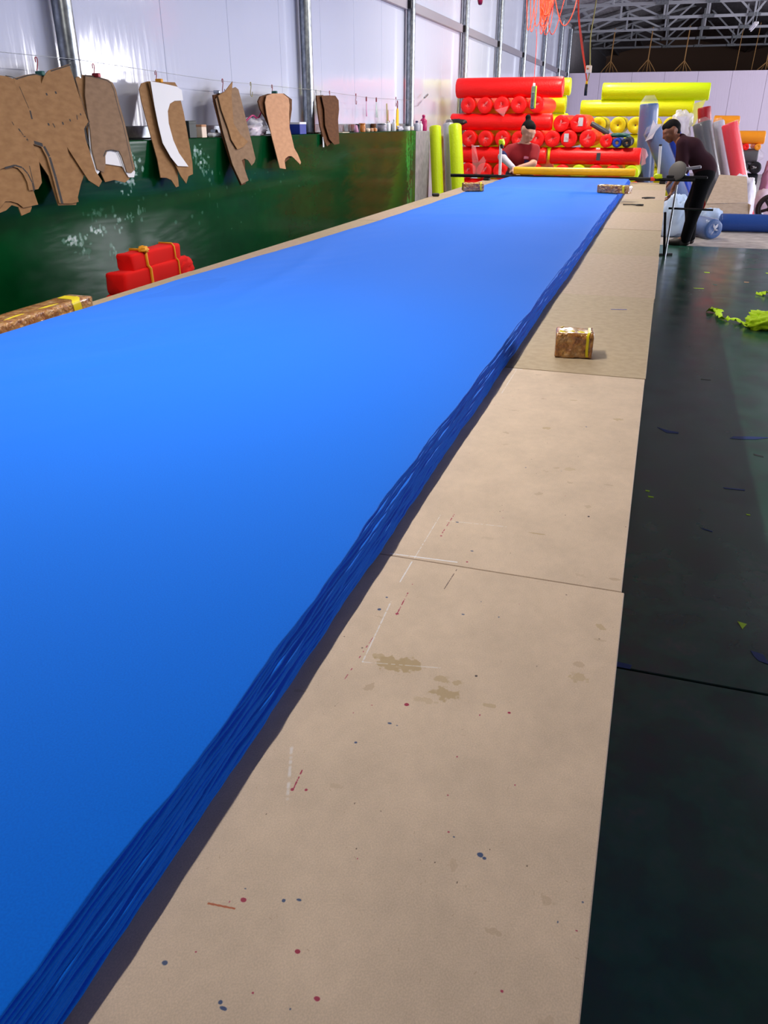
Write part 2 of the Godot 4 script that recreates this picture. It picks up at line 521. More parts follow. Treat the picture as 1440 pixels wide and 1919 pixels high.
# right-hand strip of one board as a picture: x -0.47..0.03, z from z0 (far) to z1 (near)
func board_texture(z0: float, z1: float, w: int, h: int, sd: int) -> ImageTexture:
	var ns := FastNoiseLite.new()
	ns.seed = sd
	ns.frequency = 0.02
	ns.fractal_octaves = 4
	var big := FastNoiseLite.new()
	big.seed = sd + 1
	big.frequency = 0.004
	big.fractal_octaves = 4
	var fine := FastNoiseLite.new()
	fine.seed = sd + 2
	fine.frequency = 0.22
	fine.fractal_octaves = 3
	var ia := big.get_image(w, h).get_data()
	var ib := fine.get_image(w, h).get_data()
	var ic := ns.get_image(w, h).get_data()
	var d := PackedByteArray()
	d.resize(w * h * 3)
	for i in w * h:
		var k := 0.84 + 0.07 * ia[i] / 255.0 + 0.13 * ib[i] / 255.0 + 0.04 * ic[i] / 255.0
		d[i * 3] = int(211.0 * k)
		d[i * 3 + 1] = int(188.0 * k)
		d[i * 3 + 2] = int(167.0 * k)
	var r := RandomNumberGenerator.new()
	r.seed = sd
	# loose fibres, pale and dark
	for i in 600:
		var p := Vector2(r.randf() * w, r.randf() * h)
		var q := p + Vector2.from_angle(r.randf() * TAU) * r.randf_range(3, 8)
		paint_line(d, w, h, p, q, 0.8, c8(228, 210, 188) if r.randf() < 0.65 else c8(160, 132, 108), 0.34, ns, -2.0)
	for i in 26:
		paint_blob(d, w, h, r.randf() * w, r.randf() * h, r.randf_range(6, 22), r.randf_range(4, 12), c8(170, 146, 122), r.randf_range(0.2, 0.55), ns, 1.2)
	var at := func(x: float, z: float) -> Vector2: return Vector2((x + 0.47) / 0.5 * w, (z - z0) / (z1 - z0) * h)
	# [x, z, rx, rz, colour, alpha]
	var tan := c8(172, 148, 112)
	var red := c8(150, 14, 60)
	var blue := c8(40, 62, 110)
	for b in [[-0.268, -0.850, 0.021, 0.016, tan, 0.9], [-0.245, -0.853, 0.021, 0.018, tan, 0.9], [-0.287, -0.862, 0.009, 0.007, tan, 0.6], [-0.180, -0.811, 0.019, 0.013, tan, 0.8], [-0.192, -0.840, 0.011, 0.008, tan, 0.6], [-0.170, -0.838, 0.008, 0.005, tan, 0.6], [-0.203, -0.790, 0.016, 0.006, tan, 0.3], [-0.120, -0.806, 0.008, 0.004, tan, 0.5], [-0.018, -0.900, 0.012, 0.012, tan, 0.45], [0.0, -1.03, 0.008, 0.007, tan, 0.55], [-0.13, -1.30, 0.020, 0.002, tan, 0.8], [-0.11, -1.62, 0.012, 0.010, tan, 0.35], [-0.03, -1.98, 0.013, 0.010, tan, 0.6], [-0.19, -1.86, 0.011, 0.008, tan, 0.6], [-0.15, -2.1, 0.012, 0.004, tan, 0.5],
			[-0.302, -0.598, 0.0025, 0.003, red, 0.9], [-0.287, -0.602, 0.002, 0.002, red, 0.95], [-0.219, -0.422, 0.0026, 0.0022, red, 1.0], [-0.186, -0.388, 0.003, 0.0022, red, 0.9], [-0.289, -0.455, 0.0028, 0.0022, red, 1.0], [-0.222, -0.775, 0.003, 0.003, red, 1.0], [-0.095, -0.80, 0.0022, 0.002, red, 1.0], [-0.295, -0.971, 0.003, 0.003, red, 0.8], [-0.295, -1.238, 0.002, 0.002, red, 0.8], [-0.23, -1.16, 0.002, 0.002, red, 0.8],
			[-0.085, -0.576, 0.003, 0.003, blue, 0.9], [-0.080, -0.573, 0.002, 0.002, blue, 0.9], [-0.239, -0.471, 0.003, 0.0016, blue, 0.9], [-0.252, -0.466, 0.0018, 0.0018, blue, 0.9], [-0.326, -0.376, 0.0026, 0.0022, blue, 0.9], [-0.257, -0.356, 0.004, 0.002, blue, 0.95], [-0.262, -0.360, 0.002, 0.002, blue, 0.95], [-0.324, -0.974, 0.003, 0.003, blue, 0.95], [-0.324, -1.01, 0.002, 0.002, blue, 0.8], [-0.232, -0.735, 0.003, 0.002, blue, 0.8], [-0.20, -1.00, 0.003, 0.002, blue, 0.7], [-0.28, -1.30, 0.003, 0.002, blue, 0.8], [-0.23, -1.20, 0.003, 0.002, blue, 0.8], [-0.26, -0.69, 0.002, 0.002, blue, 0.9], [-0.15, -0.86, 0.002, 0.002, c8(40, 30, 40), 0.9], [-0.10, -1.9, 0.002, 0.002, blue, 0.9], [-0.2, -1.6, 0.002, 0.002, blue, 0.9], [-0.05, -1.4, 0.002, 0.003, c8(40, 30, 40), 0.9]]:
		if b[1] < z0 or b[1] > z1: continue
		var p: Vector2 = at.call(b[0], b[1])
		paint_blob(d, w, h, p.x, p.y, b[2] / 0.5 * w, b[3] / (z1 - z0) * h, b[4], b[5], ns, 0.7 if b[2] > 0.005 else 0.4)
	for i in 60:
		var p := Vector2(r.randf() * w, r.randf() * h)
		paint_blob(d, w, h, p.x, p.y, r.randf_range(1.0, 2.6), r.randf_range(1.0, 2.6), [c8(60, 44, 40), red, blue, c8(60, 44, 40)][r.randi() % 4], 0.75, ns, 0.4)
	var chalk := c8(226, 226, 236)
	for l in [[-0.362, -1.148, -0.243, -1.154, 0.0013, chalk, 0.8, -0.35], [-0.318, -1.135, -0.318, -1.061, 0.0012, chalk, 0.55, -0.3], [-0.317, -1.32, -0.318, -1.145, 0.0010, chalk, 0.35, -0.2], [-0.314, -1.0, -0.305, -0.842, 0.0013, chalk, 0.4, -0.3], [-0.305, -0.842, -0.2, -0.862, 0.0009, chalk, 0.25, -0.1], [-0.33, -0.66, -0.30, -0.58, 0.0022, chalk, 0.28, -0.1], [-0.30, -1.30, -0.19, -1.31, 0.0009, chalk, 0.35, -0.1],
			[-0.297, -1.060, -0.295, -0.965, 0.0009, red, 0.7, 0.03], [-0.303, -0.628, -0.301, -0.598, 0.0009, red, 0.8, 0.0], [-0.293, -1.33, -0.296, -1.24, 0.0009, red, 0.6, 0.05], [-0.24, -1.13, -0.245, -1.06, 0.0008, c8(80, 60, 60), 0.6, 0.05], [-0.319, -0.441, -0.290, -0.444, 0.0010, c8(170, 82, 48), 0.8, -0.4], [-0.315, -0.80, -0.31, -0.90, 0.0008, red, 0.4, 0.08],
			[-0.37, -2.345, -0.33, -2.352, 0.0016, chalk, 0.7, -0.3], [-0.345, -2.35, -0.345, -2.1, 0.0012, chalk, 0.35, -0.2]]:
		var a: Vector2 = at.call(l[0], l[1])
		var b: Vector2 = at.call(l[2], l[3])
		if maxf(a.y, b.y) < 0 or minf(a.y, b.y) > h: continue
		paint_line(d, w, h, a, b, l[4] / 0.5 * w, l[5], l[6], ns, l[7])
	return ImageTexture.create_from_image(Image.create_from_data(w, h, false, Image.FORMAT_RGB8, d))

# front of the green half wall: paint with brush tone, chipped white flakes where the photo has them
func green_texture(w: int, h: int, zmin: float, zmax: float, top: float) -> ImageTexture:
	var ns := FastNoiseLite.new()
	ns.seed = 77
	ns.frequency = 0.05
	ns.fractal_octaves = 4
	var st := FastNoiseLite.new()
	st.seed = 78
	st.frequency = 0.01
	st.fractal_octaves = 3
	var ia := ns.get_image(w, h).get_data()
	var ib := st.get_image(w, h).get_data()
	var d := PackedByteArray()
	d.resize(w * h * 3)
	for i in w * h:
		var k := 0.86 + 0.12 * ia[i] / 255.0 + 0.16 * ib[i] / 255.0
		d[i * 3] = int(4.0 * k)
		d[i * 3 + 1] = int(62.0 * k)
		d[i * 3 + 2] = int(30.0 * k)
	var r := RandomNumberGenerator.new()
	r.seed = 5
	# clusters of flakes [z, y, spread z, spread y, count, brightness]
	for c in [[-4.05, 0.855, 0.10, 0.022, 26, 0.8], [-4.28, 0.885, 0.05, 0.022, 18, 0.9], [-4.12, 0.80, 0.08, 0.03, 12, 0.35], [-4.50, 0.895, 0.05, 0.04, 10, 0.6], [-4.62, 0.92, 0.06, 0.03, 10, 0.5], [-4.40, 0.76, 0.03, 0.04, 8, 0.5], [-4.36, 0.98, 0.2, 0.05, 16, 0.25], [-4.75, 0.95, 0.05, 0.05, 8, 0.4], [-4.68, 1.24, 0.09, 0.09, 90, 0.85], [-4.62, 1.16, 0.06, 0.07, 40, 0.7], [-5.55, 1.25, 0.10, 0.08, 34, 0.6], [-5.62, 1.16, 0.06, 0.07, 18, 0.5], [-5.5, 0.9, 0.6, 0.2, 16, 0.25], [-6.6, 1.0, 0.9, 0.2, 10, 0.2]]:
		for i in c[4]:
			var u: float = (c[0] + c[2] * r.randfn() * 0.6 - zmin) / (zmax - zmin) * w
			var v: float = (top - (c[1] + c[3] * r.randfn() * 0.6)) / top * h
			paint_blob(d, w, h, u, v, r.randf_range(0.8, 2.8), r.randf_range(0.8, 3.6), c8(205, 214, 220), c[5] * r.randf_range(0.4, 1.0), ns, 0.9)
	# bare patches of old plaster and rubbed paint near the end
	for i in 40:
		paint_blob(d, w, h, (r.randf_range(-11.1, -8.6) - zmin) / (zmax - zmin) * w, r.randf_range(0.02, 0.55) * h, r.randf_range(5, 26), r.randf_range(6, 40), c8(62, 66, 26), r.randf_range(0.1, 0.35), ns, 1.0)
	for i in 14:
		paint_blob(d, w, h, (r.randf_range(-11.15, -10.75) - zmin) / (zmax - zmin) * w, r.randf_range(0.0, 0.7) * h, r.randf_range(3, 9), r.randf_range(12, 60), c8(52, 140, 62), r.randf_range(0.3, 0.7), ns, 1.0)
	return ImageTexture.create_from_image(Image.create_from_data(w, h, false, Image.FORMAT_RGB8, d))

# ---------------------------------------------------------------- camera and light
func area(called: String, at: Vector3, size: Vector2, towards: Vector3, energy: float, col: Color) -> void:
	var l := AreaLight3D.new()
	l.name = called
	add_child(l)
	var up := Vector3.UP if absf(towards.y) < 0.9 else Vector3.FORWARD
	l.look_at_from_position(at, at + towards, up)
	l.area_size = size
	l.light_energy = energy
	l.light_color = col
	l.shadow_enabled = true
	l.area_range = 60.0

const DAY := Color(0.97, 0.965, 1.0)
const TUBE := Color(1.0, 0.97, 0.91)
const LAMP_X := -1.3
const LAMPS := [[2.78, -1.9], [2.78, -4.3], [2.78, -6.3], [2.78, -8.2], [3.5, -11.5], [3.95, -14.9]]   # height, z
const LAMP_POWER := [5.8, 1.8, 3.2, 4.2, 10.0, 11.0]
const DOOR := [-15.0, -8.0]           # open loading door in the right-hand wall
const WINDOWS := [-21.5]               # window centre in the right-hand wall

func set_stage() -> void:
	var cam := Camera3D.new()
	cam.name = "camera"
	add_child(cam)
	cam.position = Vector3(0, 1.47, 0)
	cam.rotation_degrees = Vector3(-26.073, 18.015, 0)
	cam.fov = 65.33
	cam.near = 0.02
	cam.far = 200.0
	cam.current = true
	var env := Environment.new()
	env.background_mode = Environment.BG_COLOR
	env.background_color = Color(0.86, 0.92, 1.0)
	env.background_energy_multiplier = 1.0
	env.tonemap_mode = Environment.TONE_MAPPER_LINEAR
	env.tonemap_exposure = 1.0
	env.sdfgi_enabled = true
	env.ssao_enabled = true
	env.ssil_enabled = true
	var we := WorldEnvironment.new()
	we.name = "surroundings"
	we.environment = env
	add_child(we)
	# daylight through the loading door and the windows of the right-hand wall
	area("door_daylight", Vector3(8.88, 1.95, (DOOR[0] + DOOR[1]) / 2), Vector2(DOOR[1] - DOOR[0], 3.7), Vector3(-1, 0, 0), 70.0, DAY)
	for z: float in WINDOWS:
		area("window_daylight", Vector3(8.88, 2.2, z), Vector2(3.4, 2.2), Vector3(-1, 0, 0), 110.0, DAY)
	for i in LAMPS.size():
		area("tube_light", Vector3(LAMP_X, LAMPS[i][0] - 0.03, LAMPS[i][1]), Vector2(0.06, 1.18), Vector3(0, -1, 0), LAMP_POWER[i], TUBE)

func tube_lamp(at: Vector3, label: String, lit: bool, chain_to: float) -> void:
	var t := thing("tube_lamp", label, "lamp", at, 0.0, "tube lamps hung in rows under the roof")
	part("housing", box_mesh(Vector3(0.09, 0.05, 1.24), 0.008), M.lamp_body, t, Vector3(0, 0.045, 0))
	part("tube", tube_mesh([Vector3(0, 0, -0.6), Vector3(0, 0, 0.6)], 0.014, 10), M.tube_lit if lit else M.lamp_body, t)
	for z: float in [-0.5, 0.5]:
		part("chain", tube_mesh([Vector3(0, 0.07, z), Vector3(0, chain_to - at.y, z)], 0.004, 5), M.steel, t)

# ---------------------------------------------------------------- hall
const WX := -3.4
const RIDGE_X := 2.8
const RX := 9.0
func roof_y(x: float) -> float:
	return 4.12 + (RIDGE_X - WX - absf(x - RIDGE_X)) * 0.24

func build_hall() -> void:
	# floor: two painted slabs with a saw-cut joint, then bare concrete
	var st := new_st()
	add_box(st, Vector3(2.8, -0.06, 0.468), Vector3(12.8, 0.12, 5.064), 0.003)
	var fl := struct("floor", fin(st), M.floor_paint)
	st = new_st()
	add_box(st, Vector3(2.8, -0.06, -6.863), Vector3(12.8, 0.12, 9.586), 0.003)
	part("painted_slab", fin(st), M.floor_paint, fl)
	st = new_st()
	add_box(st, Vector3(2.8, -0.0615, -28.4), Vector3(12.8, 0.12, 33.48), 0.003)
	part("bare_concrete", fin(st), M.concrete, fl)
	part("sub_base", box_mesh(Vector3(12.8, 0.1, 50), 0), M.black, fl, Vector3(2.8, -0.18, -20))
	# left wall: backing sheet with a row of glossy panels before it
	var wl := struct("wall_left", box_mesh(Vector3(0.12, 4.2, 48.4), 0), M.plaster, Vector3(WX - 0.1, 2.1, -21.0))
	var pw := 0.96
	var low := box_mesh(Vector3(0.045, 2.68, pw - 0.003), 0.002)
	var full := box_mesh(Vector3(0.045, 4.04, pw - 0.003), 0.002)
	for i in 34:
		var z := 2.6 - i * pw
		if z > -11.5: part("wall_panel", low, M.panel, wl, Vector3(0.0775, 2.78 - 2.1, z + 21.0))
		else: part("wall_panel", full, M.panel, wl, Vector3(0.0775, 2.06 - 2.1, z + 21.0))
	struct("trim_1", box_mesh(Vector3(0.07, 0.075, 14.6), 0.004), M.galv, Vector3(WX + 0.01, 1.405, -4.4))
	# low green half wall with its bare end
	st = new_st()
	st.set_smooth_group(-1)
	var zn := 2.9; var zf := -11.2; var top := 1.362; var gx := -3.2
	for q in [[Vector3(gx, 0, zn), Vector3(gx, top - 0.006, zn), Vector3(gx, top - 0.006, zf), Vector3(gx, 0, zf), true], [Vector3(gx, top - 0.006, zn), Vector3(gx - 0.006, top, zn), Vector3(gx - 0.006, top, zf), Vector3(gx, top - 0.006, zf), true], [Vector3(gx - 0.006, top, zn), Vector3(WX - 0.02, top, zn), Vector3(WX - 0.02, top, zf), Vector3(gx - 0.006, top, zf), false], [Vector3(gx, 0, zf), Vector3(gx, top, zf), Vector3(WX - 0.02, top, zf), Vector3(WX - 0.02, 0, zf), false], [Vector3(gx, 0, zn), Vector3(WX - 0.02, 0, zn), Vector3(WX - 0.02, top, zn), Vector3(gx, top, zn), false]]:
		var v: Array = q.slice(0, 4)
		for k in [0, 1, 2, 0, 2, 3]:
			var p: Vector3 = v[k]
			st.set_uv(Vector2((p.z - zf) / (zn - zf), (top - p.y) / top))
			st.add_vertex(p)
	var g := mat(Color.WHITE, 0.14, 0, 0.2)
	g.albedo_texture = green_texture(2048, 256, zf, zn, top)
	g.normal_enabled = true
	g.normal_texture = noise_tex(51, 0.03, [], 512, 3, true, 5.0)
	g.normal_scale = 0.03
	st.generate_normals()
	st.generate_tangents()
	struct("wall_lower_left", st.commit(), g)
	struct("wall_lower_end", box_mesh(Vector3(0.2, 1.35, 0.72), 0.006), M.plaster, Vector3(-3.305, 0.675, -11.565))
	# rail along the wall at mid height, one length between each pair of columns
	for i in COLS.size() - 1:
		var z0: float = COLS[i] - 0.09
		var z1: float = COLS[i + 1] + 0.09
		single("wall_rail", box_mesh(Vector3(0.05, 0.11, z0 - z1), 0.004), M.rail, RAIL_LABELS[i], "rail", Vector3(WX + 0.03, 2.78, (z0 + z1) / 2), 0.0, "wall rails between the columns")
	for i in COLS.size(): column(i)
	# other walls, outside the frame but closing the hall
	struct("wall_front", box_mesh(Vector3(12.9, 6.2, 0.14), 0), M.plaster, Vector3(2.8, 3.0, 3.1))
	struct("wall_end", box_mesh(Vector3(12.9, 6.2, 0.14), 0), M.brown_wall, Vector3(2.8, 3.0, -45.1))
	right_wall()
	# white partition at the back
	var wb := struct("wall_back", box_mesh(Vector3(12.3, 2.78, 0.06), 0), M.plaster, Vector3(2.82, 1.39, -28.99))
	var bp := box_mesh(Vector3(0.954, 2.82, 0.05), 0.004)
	for i in 13: part("wall_panel", bp, M.panel_back, wb, Vector3(-3.32 + 0.49 + i * 0.96 - 2.82, 0.02, 0.055))
	# roof
	var half := RIDGE_X - WX + 0.15
	var ce := Node3D.new()
	ce.name = "ceiling"
	add_child(ce)
	ce.set_meta("kind", "structure")
	for s: float in [-1.0, 1.0]:
		st = new_st()
		var a := Vector3(RIDGE_X, roof_y(RIDGE_X) + 0.14, 0)
		var b := Vector3(RIDGE_X + s * half, roof_y(RIDGE_X + s * half) + 0.14, 0)
		# ribbed sheet: shallow trapezoid ribs running down the slope
		st.set_smooth_group(-1)
		var z := 3.2
		while z > -45.2:
			var pr := [[0.0, 0.0], [0.17, 0.0], [0.2, 0.03], [0.25, 0.03], [0.28, 0.0]]
			for k in 4:
				var z0: float = z - pr[k][0]; var z1: float = z - pr[k + 1][0]
				var h0 := Vector3(0, pr[k][1], 0); var h1 := Vector3(0, pr[k + 1][1], 0)
				quad(st, a + h0 + Vector3(0, 0, z0), b + h0 + Vector3(0, 0, z0), b + h1 + Vector3(0, 0, z1), a + h1 + Vector3(0, 0, z1))
			z -= 0.28
		part("roof_sheet", fin(st), M.roof, ce)
		st = new_st()
		add_bar(st, (a + b) / 2 + Vector3(0, 0.1, 3.2), (a + b) / 2 + Vector3(0, 0.1, -45.2), half * 1.06, 0.03, 0.0, Vector3(-s * 0.24, 1, 0).normalized())
		part("roof_lining", fin(st), M.roof, ce)
	var pm := box_mesh(Vector3(0.05, 0.1, 48), 0.004)
	var px := WX + 0.5
	while px < RX:
		part("purlin", pm, M.truss, ce, Vector3(px, roof_y(px) + 0.085, -21))
		px += 1.1
	for i in TRUSSES.size(): truss(i)
	# row of tube lamps hung under the trusses, and the lit row above the table
	tube_lamp(Vector3(1.36, 3.25, -17.0), "white tube lamp hung nearest under the roof trusses at upper right", false, 4.0)
	tube_lamp(Vector3(1.36, 3.25, -21.3), "white tube lamp hung farther back under the trusses, lower of the two", false, 4.0)
	for i in LAMPS.size():
		tube_lamp(Vector3(LAMP_X, LAMPS[i][0], LAMPS[i][1]), ["lit tube lamp hung above the near end of the cloth", "second lit tube lamp hung along the cloth", "third lit tube lamp hung along the cloth", "lit tube lamp hung above the far end of the cloth", "lit tube lamp hung high above the person in red", "lit tube lamp hung high above the red rolls"][i], true, 4.55)
	# ropes hung behind the partition
	var k := 0
	for a in [[-2.13, 3.16, "tan rope with splayed strands, leftmost above the white partition"], [-1.0, 3.19, "tan rope with splayed strands, second from left above the white partition"], [0.08, 3.13, "tan rope with splayed strands, third from left above the white partition"], [2.44, 3.05, "tan rope with splayed strands at the right edge of the photo"]]:
		var t := thing("hanging_rope", a[2], "rope", Vector3(a[0], 2.35, -29.75), 0.0, "ropes hung behind the partition")
		part("cord", tube_mesh([Vector3(0.03, 1.72, 0), Vector3(0.0, a[1] - 2.35, 0)], 0.02, 6), M.rope, t)
		for q in [[-0.44, 0.08], [-0.22, -0.12], [0.0, 0.1], [0.18, -0.08], [0.40, 0.06]]:
			part("strand", tube_mesh([Vector3(0, a[1] - 2.35 + 0.02, 0), Vector3(q[0] * 0.5, (a[1] - 2.1) * 0.5 + 0.05, q[1] * 0.5), Vector3(q[0], 0.25, q[1])], 0.015, 6), M.rope, t)
		k += 1
	single("thin_rope", tube_mesh([Vector3(0, 0, 0), Vector3(0.05, 1.75, 0)], 0.011, 6), M.rope, "thin straight rope behind the partition, left of the thin pair", "rope", Vector3(1.58, 2.35, -29.75), 0.0, "ropes hung behind the partition")
	single("thin_rope", tube_mesh([Vector3(0, 0, 0), Vector3(0.06, 1.75, 0)], 0.011, 6), M.rope, "thin straight rope behind the partition, right of the thin pair", "rope", Vector3(2.03, 2.35, -29.75), 0.0, "ropes hung behind the partition")

const COLS := [-4.42, -7.9, -11.33, -14.4, -17.3, -20.2, -23.35, -26.5, -28.75]
const COL_LABELS := ["thick steel column behind the largest cardboard patterns", "steel column between the pink cardboard pattern and the dark brown one", "steel column at the far end of the green wall", "steel column just behind the left end of the red rolls", "second steel column behind the red rolls from the left", "third steel column behind the red rolls from the left", "fourth steel column behind the red rolls, by the orange cord coil", "fifth steel column behind the red rolls, below the roof edge", "last steel column in the corner by the white partition"]
const RAIL_LABELS := ["wall rail above the hanging cardboard patterns", "wall rail above the green wall between two columns", "wall rail at the top, right of the column ending the green wall", "wall rail above the left end of the red rolls", "second wall rail above the red rolls", "third wall rail above the red rolls", "fourth wall rail above the red rolls", "last wall rail before the white partition"]

func column(i: int) -> void:
	var z: float = COLS[i]
	var base := 1.362 if z > -11.2 else 0.0
	var t := thing("steel_column", COL_LABELS[i], "column", Vector3(WX + 0.075, base, z), 0.0, "steel columns along the left wall")
	part("shaft", tube_mesh([Vector3.ZERO, Vector3(0, 4.0 - base, 0)], 0.055, 24), M.galv, t)
	part("base_plate", box_mesh(Vector3(0.13, 0.012, 0.15), 0.002), M.dark_steel, t, Vector3(0, 0.006, 0))
	part("rail_bracket", box_mesh(Vector3(0.05, 0.09, 0.03), 0.003), M.black, t, Vector3(0, 2.78 - base, 0.07))

const TRUSSES := [-20.2, -23.35, -26.5, -29.75, -33.1, -36.4]
const TRUSS_LABELS := ["grey steel roof truss nearest the camera", "grey steel roof truss second from the camera", "grey steel roof truss third from the camera", "grey steel roof truss above the white partition", "dim roof truss just beyond the partition", "dim roof truss farthest back"]

func truss(i: int) -> void:
	var t := thing("roof_truss", TRUSS_LABELS[i], "truss", Vector3(0, 4.0, TRUSSES[i]), 0.0, "roof trusses")
	part("bottom_chord", bar_mesh(Vector3(WX + 0.03, 0, 0), Vector3(RX - 0.06, 0, 0), 0.06, 0.07, 0.004), M.truss, t)
	for s: float in [-1.0, 1.0]:
		var e := RIDGE_X + s * (RIDGE_X - WX - 0.05)
		part("top_chord", bar_mesh(Vector3(e, roof_y(e) - 4.0 - 0.03, 0), Vector3(RIDGE_X, roof_y(RIDGE_X) - 4.0 - 0.03, 0), 0.06, 0.07, 0.004), M.truss, t)
	var x := -2.9
	var n := 0
	while x < RX - 0.5:
		part("post", bar_mesh(Vector3(x, 0, 0.05), Vector3(x, roof_y(x) - 4.0 - 0.05, 0.05), 0.05, 0.05, 0.003), M.truss, t)
		if x + 1.15 < RX - 0.4:
			if n % 2 == 0: part("brace", bar_mesh(Vector3(x, 0, -0.05), Vector3(x + 1.14, roof_y(x + 1.14) - 4.0 - 0.05, -0.05), 0.05, 0.05, 0.003), M.truss, t)
			else: part("brace", bar_mesh(Vector3(x, roof_y(x) - 4.0 - 0.05, -0.05), Vector3(x + 1.14, 0, -0.05), 0.05, 0.05, 0.003), M.truss, t)
		x += 1.14
		n += 1
	for gx: float in [-0.62, 0.52, 1.66]:
		part("gusset", box_mesh(Vector3(0.3, 0.09, 0.012), 0.002), M.galv, t, Vector3(gx, 0, 0.082))

func right_wall() -> void:
	var holes := [[DOOR[0], DOOR[1], 0.0, 3.8]]
	for z: float in WINDOWS: holes.append([z - 1.75, z + 1.75, 1.05, 3.35])
	holes.sort_custom(func(a: Array, b: Array) -> bool: return a[0] < b[0])
	var st := new_st()
	var z := -45.0
	for h: Array in holes:
		add_box(st, Vector3(RX, 2.1, (z + h[0]) / 2), Vector3(0.14, 4.2, h[0] - z))
		add_box(st, Vector3(RX, (h[3] + 4.2) / 2, (h[0] + h[1]) / 2), Vector3(0.14, 4.2 - h[3], h[1] - h[0]))
		if h[2] > 0: add_box(st, Vector3(RX, h[2] / 2, (h[0] + h[1]) / 2), Vector3(0.14, h[2], h[1] - h[0]))
		z = h[1]
	add_box(st, Vector3(RX, 2.1, (z + 3.2) / 2), Vector3(0.14, 4.2, 3.2 - z))
	struct("wall_right", fin(st), M.panel_back)
	var n := 1
	for h: Array in holes:
		if h[2] <= 0: continue
		st = new_st()
		for q in [[h[0], h[2], h[1], h[2]], [h[0], h[3], h[1], h[3]], [h[0], h[2], h[0], h[3]], [h[1], h[2], h[1], h[3]], [(h[0] + h[1]) / 2, h[2], (h[0] + h[1]) / 2, h[3]]]:
			add_bar(st, Vector3(RX + 0.03, q[1], q[0]), Vector3(RX + 0.03, q[3], q[2]), 0.06, 0.06, 0.004)
		var w := struct("window_%d" % n, fin(st), M.white)
		part("pane", box_mesh(Vector3(0.006, h[3] - h[2], h[1] - h[0]), 0), M.film, w, Vector3(RX + 0.03, (h[2] + h[3]) / 2, (h[0] + h[1]) / 2))
		n += 1

# ---------------------------------------------------------------- table, cloth and weights
const TT := 0.803
func build_table() -> void:
	var t := thing("cutting_table", "long cutting table of pale brown hardboard under the blue cloth", "table")
	var x0 := -2.175
	var joints := [0.08]
	for k in 9: joints.append(-1.14 - 1.22 * k)
	rng.seed = 4
	for k in joints.size():
		var zn: float = 1.30 if k == 0 else joints[k - 1]
		var zf: float = joints[k]
		var dx: float = [0.0, 0.002, -0.002, 0.0, 0.003, 0.001, 0.002, -0.002, 0.001, -0.001][k]
		var drop: float = [0.0, 0.0, -0.0012, 0.0, -0.0006, -0.002, -0.0005, -0.001, 0.0, -0.0005][k]
		var gap := 0.0016 if k in [1, 2] else 0.0008
		var near := k == 1 or k == 2
		var c := Vector3((x0 + 0.026) / 2 + dx, TT - 0.009 + drop, (zn + zf) / 2)
		var sz := Vector3(0.026 - x0, 0.018, zn - zf - 2 * gap)
		if not near:
			part("board", box_mesh(sz, 0.0012), M.board if k % 2 == 0 else M.board_b, t, c)
			continue
		var st := new_st()
		add_box(st, Vector3.ZERO, sz, 0.0012)
		st.generate_normals()
		# planar uv so that the right-hand strip carries its own marks
		var ar := st.commit_to_arrays()
		var uv := PackedVector2Array()
		for v: Vector3 in ar[Mesh.ARRAY_VERTEX]:
			var w := v + c
			uv.append(Vector2((w.x + 0.47) / 0.5, (w.z - zf) / (zn - zf)))
		ar[Mesh.ARRAY_TEX_UV] = uv
		var am := ArrayMesh.new()
		am.add_surface_from_arrays(Mesh.PRIMITIVE_TRIANGLES, ar)
		var m := mat(Color.WHITE, 0.62, 0, 0.4)
		m.albedo_texture = board_texture(zf, zn, 1024, 2048, 100 + k)
		part("board", am, m, t, c)
	# steel frame
	for z: float in [0.9, -1.6, -4.0, -6.4, -8.8, -10.6]:
		for x: float in [-2.0, -0.2]:
			part("leg", bar_mesh(Vector3(x, 0, z), Vector3(x, TT - 0.08, z), 0.05, 0.05, 0.004), M.steel, t)
		part("cross_rail", bar_mesh(Vector3(-2.1, TT - 0.045, z), Vector3(-0.05, TT - 0.045, z), 0.05, 0.05, 0.004), M.steel, t)
	for x: float in [-2.0, -0.2]:
		part("long_rail", bar_mesh(Vector3(x, TT - 0.045, 1.2), Vector3(x, TT - 0.045, -10.8), 0.04, 0.05, 0.004), M.steel, t)

